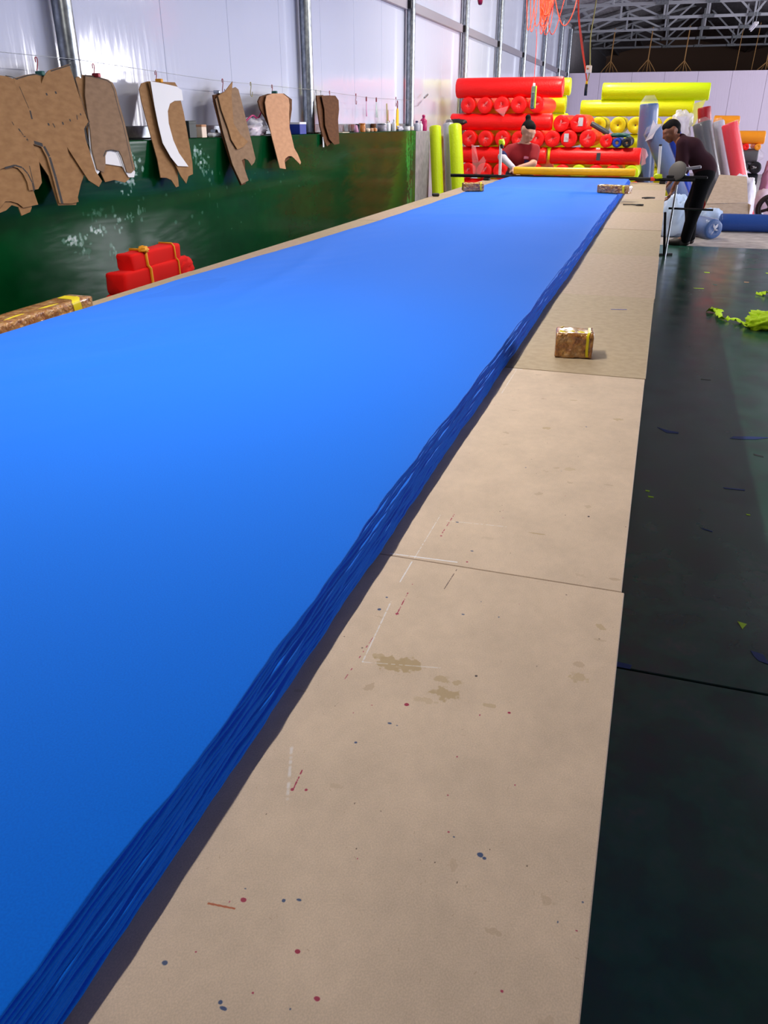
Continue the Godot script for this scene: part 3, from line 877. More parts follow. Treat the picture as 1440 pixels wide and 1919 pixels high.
func build_cloth() -> void:
	var t := thing("fabric_stack", "thick stack of bright blue fabric plies spread along the table", "fabric")
	var ns := FastNoiseLite.new()
	ns.seed = 21
	ns.frequency = 1.0
	ns.fractal_octaves = 2
	var zs := []
	var z := 0.4
	while z > -10.42:
		zs.append(z)
		z -= 0.022 if z > -1.6 else (0.04 if z > -4.0 else 0.1)
	zs.append(-10.42)
	var n := 34
	var s := 0.066 / n
	for i in n:
		var f := float(i) / (n - 1)
		var st := new_st()
		st.set_smooth_group(0)
		var prev := []
		var across := 36 if i == n - 1 else 1
		for zz: float in zs:
			var y0 := TT + 0.0006 + s * i
			var xr := lerpf(-0.384, -0.394, f) + 0.014 * sin(PI * minf(f * 1.1, 1.0)) * 0.8 + 0.005 * ns.get_noise_2d(i * 0.37, zz * 1.1) + 0.006 * ns.get_noise_2d(i * 2.3 + 50.0, zz * 2.6) + 0.002 * ns.get_noise_2d(i * 7.1, zz * 14.0) + 0.006 * ns.get_noise_2d(400.0, zz * 0.5)
			var xl := lerpf(-1.93, -1.80, smoothstep(2.0, 6.0, -zz)) - 0.02 * (1.0 - f) + 0.012 * ns.get_noise_2d(i * 0.9 + 90.0, zz * 1.3)
			var dy := (0.0022 * ns.get_noise_2d(i * 0.55 + 10.0, zz * 2.2) + 0.0010 * ns.get_noise_2d(i * 1.9 + 10.0, zz * 7.0)) * sin(PI * clampf(f * 1.02, 0.0, 1.0)) - 0.0035 * f * f
			var fl := 0.0016 * maxf(0.0, ns.get_noise_2d(i * 5.0 + 200.0, zz * 4.0))
			var row := [Vector3(xl, y0 - 0.002 * f, zz), Vector3(xl + 0.012, y0 + 0.0006, zz)]
			for a in range(1, across):
				var u := float(a) / across
				var x := lerpf(xl + 0.05, xr - 0.06, u)
				var bump := 0.0016 * ns.get_noise_2d(x * 1.2 + 300.0, zz * 0.55) + 0.0009 * ns.get_noise_2d((x + zz * 0.55) * 7.0, (x * 0.3 - zz) * 0.8 + 40.0) * smoothstep(-0.9, -1.7, x)
				var cr := (x + 1.62) - 0.10 * sin(zz * 1.3) - (zz + 3.4) * 0.18
				bump += 0.0026 * exp(-cr * cr / 0.0012) * smoothstep(-4.6, -3.8, zz) * smoothstep(-2.2, -2.9, zz)
				bump += 0.0018 * exp(-pow(zz + 8.4 + 0.1 * sin(x * 3.0), 2) / 0.012) + 0.0014 * exp(-pow(zz + 6.1 + 0.12 * x, 2) / 0.01)
				row.append(Vector3(x, y0 + 0.0012 + bump * 2.4, zz))
			row.append(Vector3(xr - 0.05, y0 + 0.0006, zz))
			row.append(Vector3(xr - 0.014, y0 + dy * 0.5 + 0.0006, zz))
			row.append(Vector3(xr - 0.003, y0 + dy + fl + 0.0007, zz))
			row.append(Vector3(xr, y0 + dy + fl + 0.0002, zz))
			row.append(Vector3(xr - 0.0035, y0 + dy + fl - 0.0005, zz))
			row.append(Vector3(xr - 0.03, y0 + dy * 0.5 - 0.0003, zz))
			if prev.size():
				for k in row.size() - 1: quad(st, prev[k], row[k], row[k + 1], prev[k + 1])
			prev = row
		part("fabric_ply", fin(st), M.cloth, t)

# soft-edged block, x along its length, base on y = 0
func soft_block(size: Vector3, sd: int, amp := 0.09, round_e := 0.24) -> ArrayMesh:
	var ns := FastNoiseLite.new()
	ns.seed = sd
	ns.frequency = 0.9 / maxf(size.x, 0.05)
	var st := new_st()
	st.set_smooth_group(0)
	var rows := []
	var us := [-1.0, -1.0, -0.99, -0.96, -0.9, -0.75, -0.5, -0.25, 0.0, 0.25, 0.5, 0.75, 0.9, 0.96, 0.99, 1.0, 1.0]
	var en := [0.0, 0.8, 0.92, 0.98, 1.0, 1.0, 1.0, 1.0, 1.0, 1.0, 1.0, 1.0, 1.0, 0.98, 0.92, 0.8, 0.0]
	for i in us.size():
		var row := []
		for j in 32:
			var a := TAU * (j + 0.5) / 32
			var y := signf(sin(a)) * pow(absf(sin(a)), round_e)
			var w := signf(cos(a)) * pow(absf(cos(a)), round_e)
			var p := Vector3(us[i] * size.x / 2, y * size.y / 2 * en[i], w * size.z / 2 * en[i])
			var k := 1.0 + amp * ns.get_noise_3dv(p * 3.0) + amp * 0.35 * ns.get_noise_3dv(p * 12.0)
			p *= Vector3(1.0 + amp * 0.4 * ns.get_noise_3d(p.y * 5.0, p.z * 5.0, us[i]), k, k)
			p.y = maxf(p.y, -size.y / 2) + size.y / 2
			row.append(p)
		rows.append(row)
	for i in us.size() - 1:
		for j in 32: quad(st, rows[i][j], rows[i][(j + 1) % 32], rows[i + 1][(j + 1) % 32], rows[i + 1][j])
	return fin(st)

func weight(label: String, at: Vector3, size: Vector3, turn: float, sd: int) -> void:
	var t := thing("taped_weight", label, "weight", at, turn, "taped brick weights on the table")
	part("taped_block", soft_block(size, sd), M.tape, t)
	var st: SurfaceTool
	# yellow tape strips
	var h := size / 2
	var r := RandomNumberGenerator.new()
	r.seed = sd
	for q in [[0.78, 0.0], [-0.75, 2.2]]:
		var pts := []
		for j in 15:
			var a: float = -0.5 + (2.2 if q[0] > 0 else 0.8) * j / 14.0 + q[1]
			var y := signf(sin(a)) * pow(absf(sin(a)), 0.3)
			var w := signf(cos(a)) * pow(absf(cos(a)), 0.3)
			pts.append(Vector3(q[0] * h.x * 0.93 + 0.06 * h.x * sin(a * 2.0 + q[0] * 5.0), maxf(h.y * (1.0 + y * 1.05), 0.002), h.z * w * 1.05))
		st = new_st()
		st.set_smooth_group(0)
		var wd := size.x * 0.035
		for j in 14:
			var p0: Vector3 = pts[j]; var p1: Vector3 = pts[j + 1]
			quad(st, p0 - Vector3(wd, 0, 0), p0 + Vector3(wd, 0.001, 0), p1 + Vector3(wd, 0.001, 0), p1 - Vector3(wd, 0, 0))
		part("yellow_tape", fin(st), M.tape_yellow, t)
	st = new_st()
	st.set_smooth_group(0)
	var pr := []
	for j in 13:
		var u := -0.85 + 1.7 * j / 12.0
		pr.append([Vector3(u * h.x, size.y * 1.01 + 0.002 * sin(j * 1.7), h.z * 0.35 + 0.1 * h.z * sin(j * 0.8)), Vector3(u * h.x, size.y * 0.99, h.z * 0.55 + 0.1 * h.z * sin(j * 0.8 + 0.4))])
	for j in 12: quad(st, pr[j][0], pr[j][1], pr[j + 1][1], pr[j + 1][0])
	part("yellow_tape", fin(st), M.tape_yellow, t)

func build_on_table() -> void:
	weight("taped brick weight alone on the bare board beside the cloth edge", Vector3(-0.203, TT, -2.565), Vector3(0.115, 0.078, 0.10), 0.12, 3)
	weight("long taped weight at the table's left edge, cut by the photo", Vector3(-2.09, TT, -2.30), Vector3(0.70, 0.062, 0.115), 1.62, 6)
	weight("taped weight on the far left edge of the blue cloth", Vector3(-1.73, 0.871, -8.06), Vector3(0.20, 0.075, 0.11), 0.35, 8)
	weight("taped weight on the far right edge of the blue cloth", Vector3(-0.43, 0.871, -8.22), Vector3(0.30, 0.07, 0.11), -0.28, 9)
	# scissors
	var t := thing("scissors", "black scissors lying on the far board beside the cloth", "scissors", Vector3(-0.235, TT, -7.82))
	part("blade", bar_mesh(Vector3(-0.01, 0.006, 0), Vector3(-0.085, 0.005, 0.012), 0.012, 0.004, 0.001), M.dark_steel, t)
	part("blade", bar_mesh(Vector3(-0.01, 0.009, 0), Vector3(-0.085, 0.008, -0.012), 0.012, 0.004, 0.001), M.dark_steel, t)
	for s: float in [-1.0, 1.0]:
		var ring := []
		for k in 13: ring.append(Vector3(0.055 + 0.03 * cos(TAU * k / 12), 0.007, s * 0.02 + 0.016 * sin(TAU * k / 12)))
		part("handle", tube_mesh([Vector3(-0.01, 0.007, 0), Vector3(0.03, 0.007, s * 0.012)] + ring, 0.005, 6), M.black, t)
	t = thing("thread_snips", "small black snips farther along the bare board", "snips", Vector3(-0.12, TT, -8.6), 0.5)
	part("arm", tube_mesh(curve([Vector3(-0.06, 0.005, -0.02), Vector3(0, 0.007, -0.03), Vector3(0.06, 0.006, 0.0)], 4), 0.006, 6), M.black, t)
	part("arm", tube_mesh(curve([Vector3(-0.06, 0.005, 0.03), Vector3(0, 0.007, 0.02), Vector3(0.06, 0.006, 0.0)], 4), 0.006, 6), M.black, t)
	single("black_clip", box_mesh(Vector3(0.07, 0.03, 0.04), 0.008), M.black, "small black clip at the far left table edge", "clip", Vector3(-2.13, TT + 0.015, -8.2), 0.4)
	single("fabric_scrap", flat_scrap([-0.03, 0.004, 0.0, -0.004, 0.032, -0.012, 0.03, -0.004, 0.0, 0.004, -0.028, 0.010]), M.royal, "thin blue scrap on the board beyond the taped weight", "scrap", Vector3(-0.103, TT + 0.0002, -3.31), 0.0, "fabric scraps")

# spreading frame at the far end
func build_spreader() -> void:
	var t := thing("spreading_frame", "dark steel bar with upright posts across the table's far end", "frame", Vector3(0, TT, -10.75))
	part("cross_bar", tube_mesh([Vector3(-2.6, 0.048, 0), Vector3(0.34, 0.048, 0)], 0.02, 10), M.dark_steel, t)
	for x: float in [-2.13, -0.02]: part("shoe", box_mesh(Vector3(0.07, 0.03, 0.12), 0.006), M.dark_steel, t, Vector3(x, 0.015, 0))
	for a in [[-1.97, -1.985], [-0.075, -0.10]]:
		var p := part("post", bar_mesh(Vector3(a[0], 0.06, 0.0), Vector3(a[1], 0.41, -0.02), 0.032, 0.032, 0.005), M.white, t)
		if a[0] < -1.0:
			part("tape_knob", lump_mesh(Vector3(0.075, 0.075, 0.07), 0.3, 0.2, 4, 14), M.lime, p, Vector3(-1.975, 0.40, -0.02))
			part("tape_band", tube_mesh([Vector3(-1.985, 0.392, -0.02), Vector3(-1.955, 0.40, -0.02)], 0.036, 10), M.black, p)
		else:
			part("tape_band", lump_mesh(Vector3(0.10, 0.06, 0.07), 0.3, 0.2, 5, 14), M.lime, p, Vector3(-0.08, 0.055, 0.01))
			part("post_cap", box_mesh(Vector3(0.036, 0.02, 0.036), 0.004), M.black, p, Vector3(-0.10, 0.415, -0.02))
	part("orange_tape", tube_mesh([Vector3(-0.16, 0.05, 0), Vector3(-0.11, 0.05, 0)], 0.0225, 10), M.cord_orange, t)
	# yellow tube lying on the bar
	roll(Vector3(-1.80, TT + 0.115, -10.77), Vector3(-0.345, TT + 0.115, -10.77), 0.045, "gold", "slim golden yellow tube of fabric lying across the table's far end", "", {"name": "fabric_tube", "core": 0.4})
	# steel stand beside the table end
	t = thing("roll_stand", "thin steel stand at the table corner beside the bent man", "stand", Vector3(0.09, 0, -10.62))
	part("upright", tube_mesh([Vector3(0.04, 0, 0.02), Vector3(0.055, 0.80, -0.05)], 0.012, 8), M.steel, t)
	part("leg", tube_mesh([Vector3(0.03, 0, 0), Vector3(-0.03, 0.5, -0.02)], 0.016, 8), M.dark_steel, t)
	part("foot_bar", bar_mesh(Vector3(-0.06, 0.012, -0.02), Vector3(0.12, 0.012, -0.12), 0.03, 0.022, 0.004), M.dark_steel, t)
	part("side_rod", tube_mesh([Vector3(0.0, 0.54, -0.05), Vector3(0.50, 0.535, -0.05)], 0.012, 8), M.dark_steel, t)
	# grey clamp with a round plate held at the end of the bar
	t = thing("bar_clamp", "grey metal clamp with round plate in the bent man's hands", "clamp", Vector3(0.115, 0.871, -10.78))
	var st := new_st()
	add_lathe(st, [0.0, 0.0, 0.10, 0.0, 0.11, 0.006, 0.11, 0.016, 0.10, 0.022, 0.0, 0.026], 20)
	var d := part("round_plate", fin(st), M.plate_grey, t, Vector3(0.02, 0.07, 0))
	d.rotation = Vector3(1.2, 0, 0.5)
	part("arm", bar_mesh(Vector3(0.06, 0.09, 0), Vector3(0.27, 0.12, -0.02), 0.05, 0.035, 0.006), M.rail, t)
	part("arm", bar_mesh(Vector3(-0.1, 0.01, 0.01), Vector3(0.36, 0.005, -0.01), 0.05, 0.03, 0.006), M.dark_steel, t)
	part("bolt", lathe_mesh([0.0, 0.0, 0.02, 0.0, 0.02, 0.03, 0.0, 0.035], 8), M.steel, t, Vector3(0.1, 0.02, 0.03))

# ---------------------------------------------------------------- fabric rolls
# roll body along +X from 0 to length, slightly uneven, with recessed core
func roll_mesh(r: float, l: float, variant: int, core: float) -> ArrayMesh:
	var key := "%.3f %.3f %d %.2f" % [r, l, variant, core]
	if roll_cache.has(key): return roll_cache[key]
	var ns := FastNoiseLite.new()
	ns.seed = 60 + variant
	ns.frequency = 1.0
	var st := new_st()
	st.set_smooth_group(0)
	var sides := 30
	var xs := [[0.028, core], [0.0, core], [-0.002, 0.6], [0.0, 0.88], [0.006, 0.96], [0.02, 1.0]]
	var prof := []
	for q in xs: prof.append([q[0], q[1] * r])
	var n := maxi(int(l / 0.12), 4)
	for i in range(1, n): prof.append([l * i / n, r])
	xs.reverse()
	for q in xs: prof.append([l - q[0], q[1] * r])
	var rows := []
	for q in prof:
		var row := []
		for k in sides:
			var a := TAU * k / sides
			var e := 1.0 + 0.018 * ns.get_noise_3d(q[0] * 3.0, cos(a) * 1.3, sin(a) * 1.3) + 0.022 * ns.get_noise_3d(q[0] * 9.0 + 7.0, cos(a) * 2.5, sin(a) * 2.5)
			row.append(Vector3(q[0], cos(a) * q[1] * e, sin(a) * q[1] * e))
		rows.append(row)
	for i in rows.size() - 1:
		for k in sides:
			var k2 := (k + 1) % sides
			quad(st, rows[i][k], rows[i][k2], rows[i + 1][k2], rows[i + 1][k])
	for e in [[rows[0], prof[0][0], false], [rows[-1], prof[-1][0], true]]:
		for k in sides:
			var k2 := (k + 1) % sides
			st.add_vertex(Vector3(e[1], 0, 0))
			if e[2]: st.add_vertex(e[0][k2]); st.add_vertex(e[0][k])
			else: st.add_vertex(e[0][k]); st.add_vertex(e[0][k2])
	roll_cache[key] = fin(st)
	return roll_cache[key]

# gathered plastic at a roll's end: pinched knot with creased wings on the face
func twist_mesh(r: float, sd: int) -> ArrayMesh:
	var key := "tw %.3f %d" % [r, sd]
	if roll_cache.has(key): return roll_cache[key]
	var g := RandomNumberGenerator.new()
	g.seed = sd
	var st := new_st()
	st.set_smooth_group(-1)
	var n := 7
	for i in n:
		if g.randf() < 0.5: continue
		var a := TAU * (i + g.randf() * 1.6) / n
		var l := r * g.randf_range(0.2, 0.8)
		var w := r * g.randf_range(0.03, 0.16)
		var dir := Vector3(0, cos(a), sin(a))
		var sd2 := Vector3(0, -sin(a), cos(a))
		var p0 := Vector3(0.022, 0, 0)
		quad(st, p0, dir * l * 0.5 + sd2 * w + Vector3(0.012, 0, 0), dir * l + Vector3(0.003, 0, 0), dir * l * 0.5 - sd2 * w + Vector3(0.010, 0, 0))
	for i in 6:
		var a := TAU * i / 6
		var b := TAU * (i + 1) / 6
		var q := r * 0.12
		quad(st, Vector3(0.02, cos(a) * q, sin(a) * q), Vector3(0.02, cos(b) * q, sin(b) * q), Vector3(0.045, cos(b + 0.8) * q * 0.5, sin(b + 0.8) * q * 0.5), Vector3(0.045, cos(a + 0.8) * q * 0.5, sin(a + 0.8) * q * 0.5))
	roll_cache[key] = fin(st)
	return roll_cache[key]

# loose bag around a roll: wrinkled film, open or gathered at the far end
func bag_mesh(r: float, l: float, sd: int, flare: float) -> ArrayMesh:
	var ns := FastNoiseLite.new()
	ns.seed = sd
	ns.frequency = 1.0
	ns.fractal_octaves = 3
	var st := new_st()
	st.set_smooth_group(0)
	var rows := []
	var n := 22
	for i in n + 1:
		var x := -0.015 + (l + 0.03 + flare) * i / n
		var rr := r * 1.05
		if i == 0: rr = r * 0.5
		if x > l + 0.01 and flare > 0: rr = r * lerpf(1.05, 0.45, clampf((x - l) / flare, 0.0, 1.0))
		var row := []
		for k in 30:
			var a := TAU * k / 30
			var e := 1.0 + 0.05 * absf(ns.get_noise_3d(x * 6.0 + a * 0.8, cos(a) * 3.0, sin(a) * 3.0)) + (0.25 * ns.get_noise_3d(x * 9.0, cos(a) * 4.0, sin(a) * 4.0) if x > l else 0.0)
			row.append(Vector3(x, cos(a) * rr * e, sin(a) * rr * e))
		rows.append(row)
	for i in n:
		for k in 30: quad(st, rows[i][k], rows[i][(k + 1) % 30], rows[i + 1][(k + 1) % 30], rows[i + 1][k])
	return fin(st)

func roll(a: Vector3, b: Vector3, r: float, m: String, label: String, group := "", o := {}) -> Node3D:
	var t := thing(o.get("name", "fabric_roll"), label, "roll", Vector3.ZERO, 0.0, group)
	var x := (b - a).normalized()
	var up := Vector3.UP if absf(x.y) < 0.9 else Vector3.BACK
	var z := x.cross(up).normalized()
	t.transform = Transform3D(Basis(x, z.cross(x), z), a)
	var l := a.distance_to(b)
	part("cloth", roll_mesh(r, l, o.get("variant", 0), o.get("core", 0.03)), M[m], t)
	if o.get("core", 0.0) > 0.1:
		part("core_tube", tube_mesh([Vector3(0.004, 0, 0), Vector3(0.024, 0, 0)], r * o.core * 0.9, 14), M.card, t)
	if o.has("twist"):   # on the a end, pointing -X
		var w := part("plastic_twist", twist_mesh(r, o.twist), M[o.get("twist_mat", "film_white")], t, Vector3(-0.001, 0, 0))
		w.rotation.y = PI
	if o.has("bag"):
		part("plastic_bag", bag_mesh(r, l, o.bag, o.get("flare", 0.0)), M[o.get("bag_mat", "film")], t)
	if o.has("label_at"):
		var q: Vector3 = o.label_at
		part("paper_label", box_mesh(Vector3(0.003, 0.11, 0.065), 0), M.paper_print, t, Vector3(-0.006, q.y, q.z))
	return t

func build_rolls() -> void:
	rng.seed = 77
	var zf := -13.0
	var r := 0.1145
	var zc := zf - 0.12
	# left red stack, cross rolls and rows of ends by turns
	var rows := [0.115, 0.34, 0.565, 0.79, 1.012, 1.236, 1.46, 1.685, 1.91]
	var cross := {0: "bottom red roll lying crosswise at the foot of the left red stack", 2: "red roll lying crosswise low in the left stack", 4: "red roll lying crosswise behind the woman, below the middle row of ends", 6: "long red roll lying crosswise just above the woman's head", 8: "topmost red roll in clear film lying crosswise on the left stack"}
	for k in cross:
		var xa := -3.12; var xb := -1.72
		if k == 6: xa = -3.19; xb = -1.68
		if k == 8: xb = -1.56
		roll(Vector3(xa, rows[k], zc), Vector3(xb, rows[k], zc), r + (0.02 if k == 8 else 0.0), "red", cross[k], "red rolls of the left stack", {"variant": k})
	var ord := ["first", "second", "third", "fourth", "fifth"]
	var rn := {1: "lowest row", 3: "row at table height", 5: "middle row", 7: "top row"}
	for k in rn:
		for j in 5:
			var x := -2.926 + 0.2525 * j + (0.04 if k < 7 else 0.0)
			roll(Vector3(x, rows[k] + rng.randf_range(-0.004, 0.004), zf + rng.randf_range(-0.02, 0.03)), Vector3(x, rows[k], zf - 1.45), r + rng.randf_range(-0.004, 0.003), "red", "red roll end, %s from left in the %s, left stack" % [ord[j], rn[k]], "red rolls of the left stack", {"variant": 1 + (j + k) % 3, "twist": 30 + k * 5 + j, "twist_mat": "film_pink"})
	# pinkish plastic hanging off the third top roll and off the left side
	single("plastic_scrap", flap_mesh([0.0, 0.0, 0.19, 0.05, 0.17, 0.0, 0.13, -0.09, 0.10, -0.075], 5), M.film_pink, "torn plastic hanging below the third roll end of the top row", "plastic", Vector3(-2.50, 1.62, -12.96))
	single("plastic_scrap", flap_mesh([0.0, 0.3, 0.06, 0.28, 0.12, 0.06, 0.19, 0.14, 0.23, 0.08, 0.2, -0.02, 0.15, -0.12, 0.04, -0.1], 6), M.film_pink, "loose pink plastic beside the right leaning lime roll", "plastic", Vector3(-2.82, 0.86, -12.92))
	# centre red stack
	for k in [0, 2, 4]:
		roll(Vector3(-0.375, rows[k], zc), Vector3(-1.66, rows[k], zc), r, "red", ["bottom crosswise red roll of the centre stack", "", "low crosswise red roll of the centre stack", "", "crosswise red roll with dark label right of the woman"][k], "red rolls of the centre stack", {"variant": 3 + k})
	single("plastic_scrap", flap_mesh([0.0, 0.12, 0.06, 0.1, 0.1, 0.02, 0.07, -0.03, 0.08, -0.09, 0.02, -0.12], 7), M.film_pink, "gathered pink plastic at the right end of the centre red roll", "plastic", Vector3(-0.37, 1.012, -13.05))
	single("roll_label", box_mesh(Vector3(0.055, 0.10, 0.004), 0.001), M.grey_cloth, "small dark label on the crosswise red roll right of the woman", "label", Vector3(-0.96, 1.01, zc + r + 0.004))
	for j in 5: roll(Vector3(-1.62 + 0.25 * j, rows[1], zf), Vector3(-1.62 + 0.25 * j, rows[1], zf - 1.4), r, "red", "red roll end, %s from the left in the lowest row of the centre stack" % ord[j], "red rolls of the centre stack", {"variant": j % 3})
	var low := [[-1.466, "red", "red roll end just right of the woman at table height"], [-1.226, "lime", "lime roll end above the yellow tube, in the middle"], [-0.98, "red", "left of two red roll ends between the lime ends"], [-0.735, "red", "right of two red roll ends between the lime ends"], [-0.479, "lime", "lime roll end at the right end of the yellow tube"]]
	for j in 5: roll(Vector3(low[j][0], rows[3] - 0.005, zf + 0.01 * (j % 2)), Vector3(low[j][0], rows[3] - 0.005, zf - 1.4), r, low[j][1], low[j][2], "rolls of the centre stack at table height", {"variant": j % 3, "twist": 60 + j, "twist_mat": "film_pink"})
	var up := [[-1.645, 1.238, 0.112, "red roll end nearest the woman's shoulder in the centre stack"], [-1.407, 1.24, 0.118, "red roll end with pasted paper tag, lower row of the centre stack"], [-1.14, 1.243, 0.118, "red roll end third in the lower row of the centre stack"], [-1.538, 1.442, 0.113, "upper left red roll end of the centre stack"], [-1.29, 1.443, 0.118, "upper right red roll end with paper tag in the centre stack"]]
	for j in 5:
		var o := {"variant": j % 3, "twist": 70 + j, "twist_mat": "film_pink"}
		if j == 1: o["label_at"] = Vector3(0, 0.015, -0.035)
		if j == 4: o["label_at"] = Vector3(0, 0.02, 0.03)
		roll(Vector3(up[j][0], up[j][1], zf - 0.02 * (j / 3)), Vector3(up[j][0], up[j][1], zf - 1.35), up[j][2], "red", up[j][3], "red rolls of the centre stack", o)
	roll(Vector3(-0.875, 1.215, zf), Vector3(-0.875, 1.215, zf - 1.2), 0.088, "red", "thinner red roll end beside the small blue roll", "", {"twist": 90, "twist_mat": "film_pink"})
	roll(Vector3(-0.722, 1.193, zf), Vector3(-0.722, 1.193, zf - 0.9), 0.066, "royal", "small blue roll end with open core beside the black roll", "", {"core": 0.38})
	roll(Vector3(-0.585, 1.195, zf + 0.02), Vector3(-0.585, 1.195, zf - 0.9), 0.068, "black_cloth", "small black roll end at the right of the centre stack", "", {"core": 0.25})
	roll(Vector3(-1.12, 1.44, zf - 0.15), Vector3(-0.86, 1.31, zf - 0.1), 0.036, "grey_cloth", "thin dark folded cloth lying slanted on the red rolls", "", {"name": "folded_cloth"})
	single("folded_cloth", lump_mesh(Vector3(0.3, 0.06, 0.2), 0.3, 0.15, 4, 18), M.teal, "green folded cloth above the small blue and black rolls", "cloth", Vector3(-0.70, 1.262, zf - 0.1))
	# yellow stack behind
	for k in 8:
		var q := ["lowest", "second", "third", "fourth", "fifth", "sixth", "yellow roll under the top one, behind the left red stack", "yellow roll end peeping out behind the topmost red roll"][k] as String
		roll(Vector3(-1.70 - 0.05 * float(k == 6), 0.1325 + 0.265 * k, -15.3), Vector3(-3.2, 0.1325 + 0.265 * k, -15.3), 0.1325, "yellow", q if k > 5 else "yellow roll, %s of the pile behind the red stack" % q, "yellow rolls behind the red stacks", {"variant": k % 3})
	for k in 5: roll(Vector3(-1.45, 0.128 + 0.256 * k, -15.45), Vector3(0.1, 0.128 + 0.256 * k, -15.45), 0.128, "yellow", "yellow roll, %s from the floor behind the centre stack" % ord[k], "yellow rolls behind the red stacks", {"variant": k % 3})
	var ex := [-1.193, -0.868, -0.585, -0.30, -0.02]
	var el := ["yellow roll end partly behind the upper red roll", "yellow roll end in the open, left of the tall blue roll", "yellow roll end touching the tall blue roll", "yellow roll end right behind the tall blue roll", "yellow roll end above the bent man's head"]
	for j in 5: roll(Vector3(ex[j], 1.408, -15.32), Vector3(ex[j], 1.408, -16.6), 0.13, "yellow2", el[j], "yellow rolls behind the red stacks", {"variant": j % 3, "core": 0.12})
	roll(Vector3(-1.515, 1.664, -15.45), Vector3(0.29, 1.664, -15.45), 0.124, "yellow", "second yellow roll from the top, in film, lying crosswise", "yellow rolls behind the red stacks", {"variant": 1})
	roll(Vector3(-1.19, 1.915, -15.45), Vector3(0.50, 1.90, -15.45), 0.13, "lime", "topmost bright yellow roll lying crosswise against the white partition", "yellow rolls behind the red stacks", {"variant": 2})
	single("plastic_scrap", flap_mesh([0.0, 0.16, 0.12, 0.2, 0.22, 0.24, 0.16, 0.05, 0.1, -0.16, 0.02, -0.14], 9), M.film_yellow, "yellow tinted plastic at the right end of the yellow rolls", "plastic", Vector3(0.24, 1.55, -15.335))
	# blue rolls standing and leaning
	roll(Vector3(-0.27, 0.0, -14.25), Vector3(-0.38, 1.71, -14.3), 0.138, "slate_blue", "tall blue roll in clear plastic standing behind the red stack", "", {"bag": 100, "flare": 0.1})
	roll(Vector3(0.46, 0.06, -13.75), Vector3(-0.27, 1.35, -13.9), 0.132, "slate_blue", "blue roll in pale plastic leaning behind the bent man", "", {"bag": 101, "flare": 0.06})
	roll(Vector3(0.50, 0.05, -14.15), Vector3(0.03, 1.33, -14.2), 0.10, "royal", "bright blue roll leaning just behind the bent man's face", "", {"variant": 1})
	single("plastic_scrap", flap_mesh([0.0, -0.12, 0.05, 0.0, 0.08, 0.17, 0.13, 0.1, 0.22, 0.12, 0.14, 0.02, 0.1, -0.08], 11), M.film_white, "white plastic tuft between the two tall blue rolls", "plastic", Vector3(-0.36, 1.32, -13.74))
	roll(Vector3(0.90, 0.06, -14.55), Vector3(0.43, 1.45, -14.7), 0.135, "grey_cloth", "dark grey roll in plastic leaning behind the man's back", "", {"bag": 103, "flare": 0.05})
	roll(Vector3(0.76, 0.05, -15.0), Vector3(0.44, 1.67, -15.05), 0.10, "dark_red", "dark red roll standing tallest behind the grey roll", "", {"core": 0.3})
	roll(Vector3(1.11, 0.04, -14.78), Vector3(0.68, 1.47, -14.98), 0.088, "pale_grey", "slim pale grey roll in plastic between the grey and red rolls", "", {"bag": 105, "flare": 0.03})
	roll(Vector3(1.33, 0.05, -14.55), Vector3(0.83, 1.44, -14.62), 0.118, "pink_red", "bright red leaning roll with pinkish plastic at the far right", "", {"bag": 106})
	single("plastic_bag", lump_mesh(Vector3(0.34, 0.42, 0.25), 0.35, 0.16, 12, 24), M.film_white, "crumpled pale plastic above the bent man's head", "plastic", Vector3(0.13, 1.22, -14.75))
	# right-hand pile
	var z := -16.0
	roll(Vector3(0.92, 1.225, z), Vector3(1.50, 1.225, z), 0.102, "orange", "orange roll lying crosswise on the right-hand pile", "", {"variant": 1})
	roll(Vector3(0.66, 1.46, z - 0.2), Vector3(1.07, 1.455, z - 0.2), 0.10, "orange", "short orange roll lying highest, behind the red leaning roll", "", {"variant": 2})
	for a in [[1.105, "orange", "small orange roll end below the orange roll"], [1.225, "red", "small red roll end below the orange roll"], [1.41, "orange", "small tan roll end at the right below the orange roll"]]:
		roll(Vector3(a[0], 1.082, z + 0.1), Vector3(a[0], 1.082, z - 0.8), 0.052, a[1], a[2], "small roll ends of the right-hand pile")
	roll(Vector3(0.98, 0.945, z), Vector3(1.44, 0.945, z), 0.108, "grey_cloth", "charcoal roll in shiny plastic lying crosswise on the right-hand pile", "", {"bag": 114, "flare": 0.08, "bag_mat": "film"})
	roll(Vector3(1.225, 0.762, z + 0.1), Vector3(1.225, 0.762, z - 0.9), 0.096, "black_cloth", "black roll end with plastic twist, left of the pair", "black roll ends of the right-hand pile", {"twist": 120})
	roll(Vector3(1.432, 0.762, z + 0.1), Vector3(1.432, 0.762, z - 0.9), 0.096, "black_cloth", "black roll end with plastic twist, right of the pair", "black roll ends of the right-hand pile", {"twist": 121})
	for a in [[0.575, "black_cloth", "black crosswise roll under the two black roll ends"], [0.38, "grey_cloth", "charcoal crosswise roll low in the right-hand pile"], [0.165, "navy", "navy crosswise roll at the foot of the right-hand pile"]]:
		roll(Vector3(1.0, a[0], z), Vector3(1.50, a[0], z), 0.098 if a[0] > 0.2 else 0.16, a[1], a[2], "crosswise rolls of the right-hand pile", {"variant": 1})
	# lime rolls leaning at the end of the green wall
	roll(Vector3(-2.98, 0.02, -11.75), Vector3(-3.165, 1.405, -12.05), 0.082, "lime", "left of two lime rolls leaning at the end of the green wall", "lime rolls leaning by the green wall", {"variant": 0})
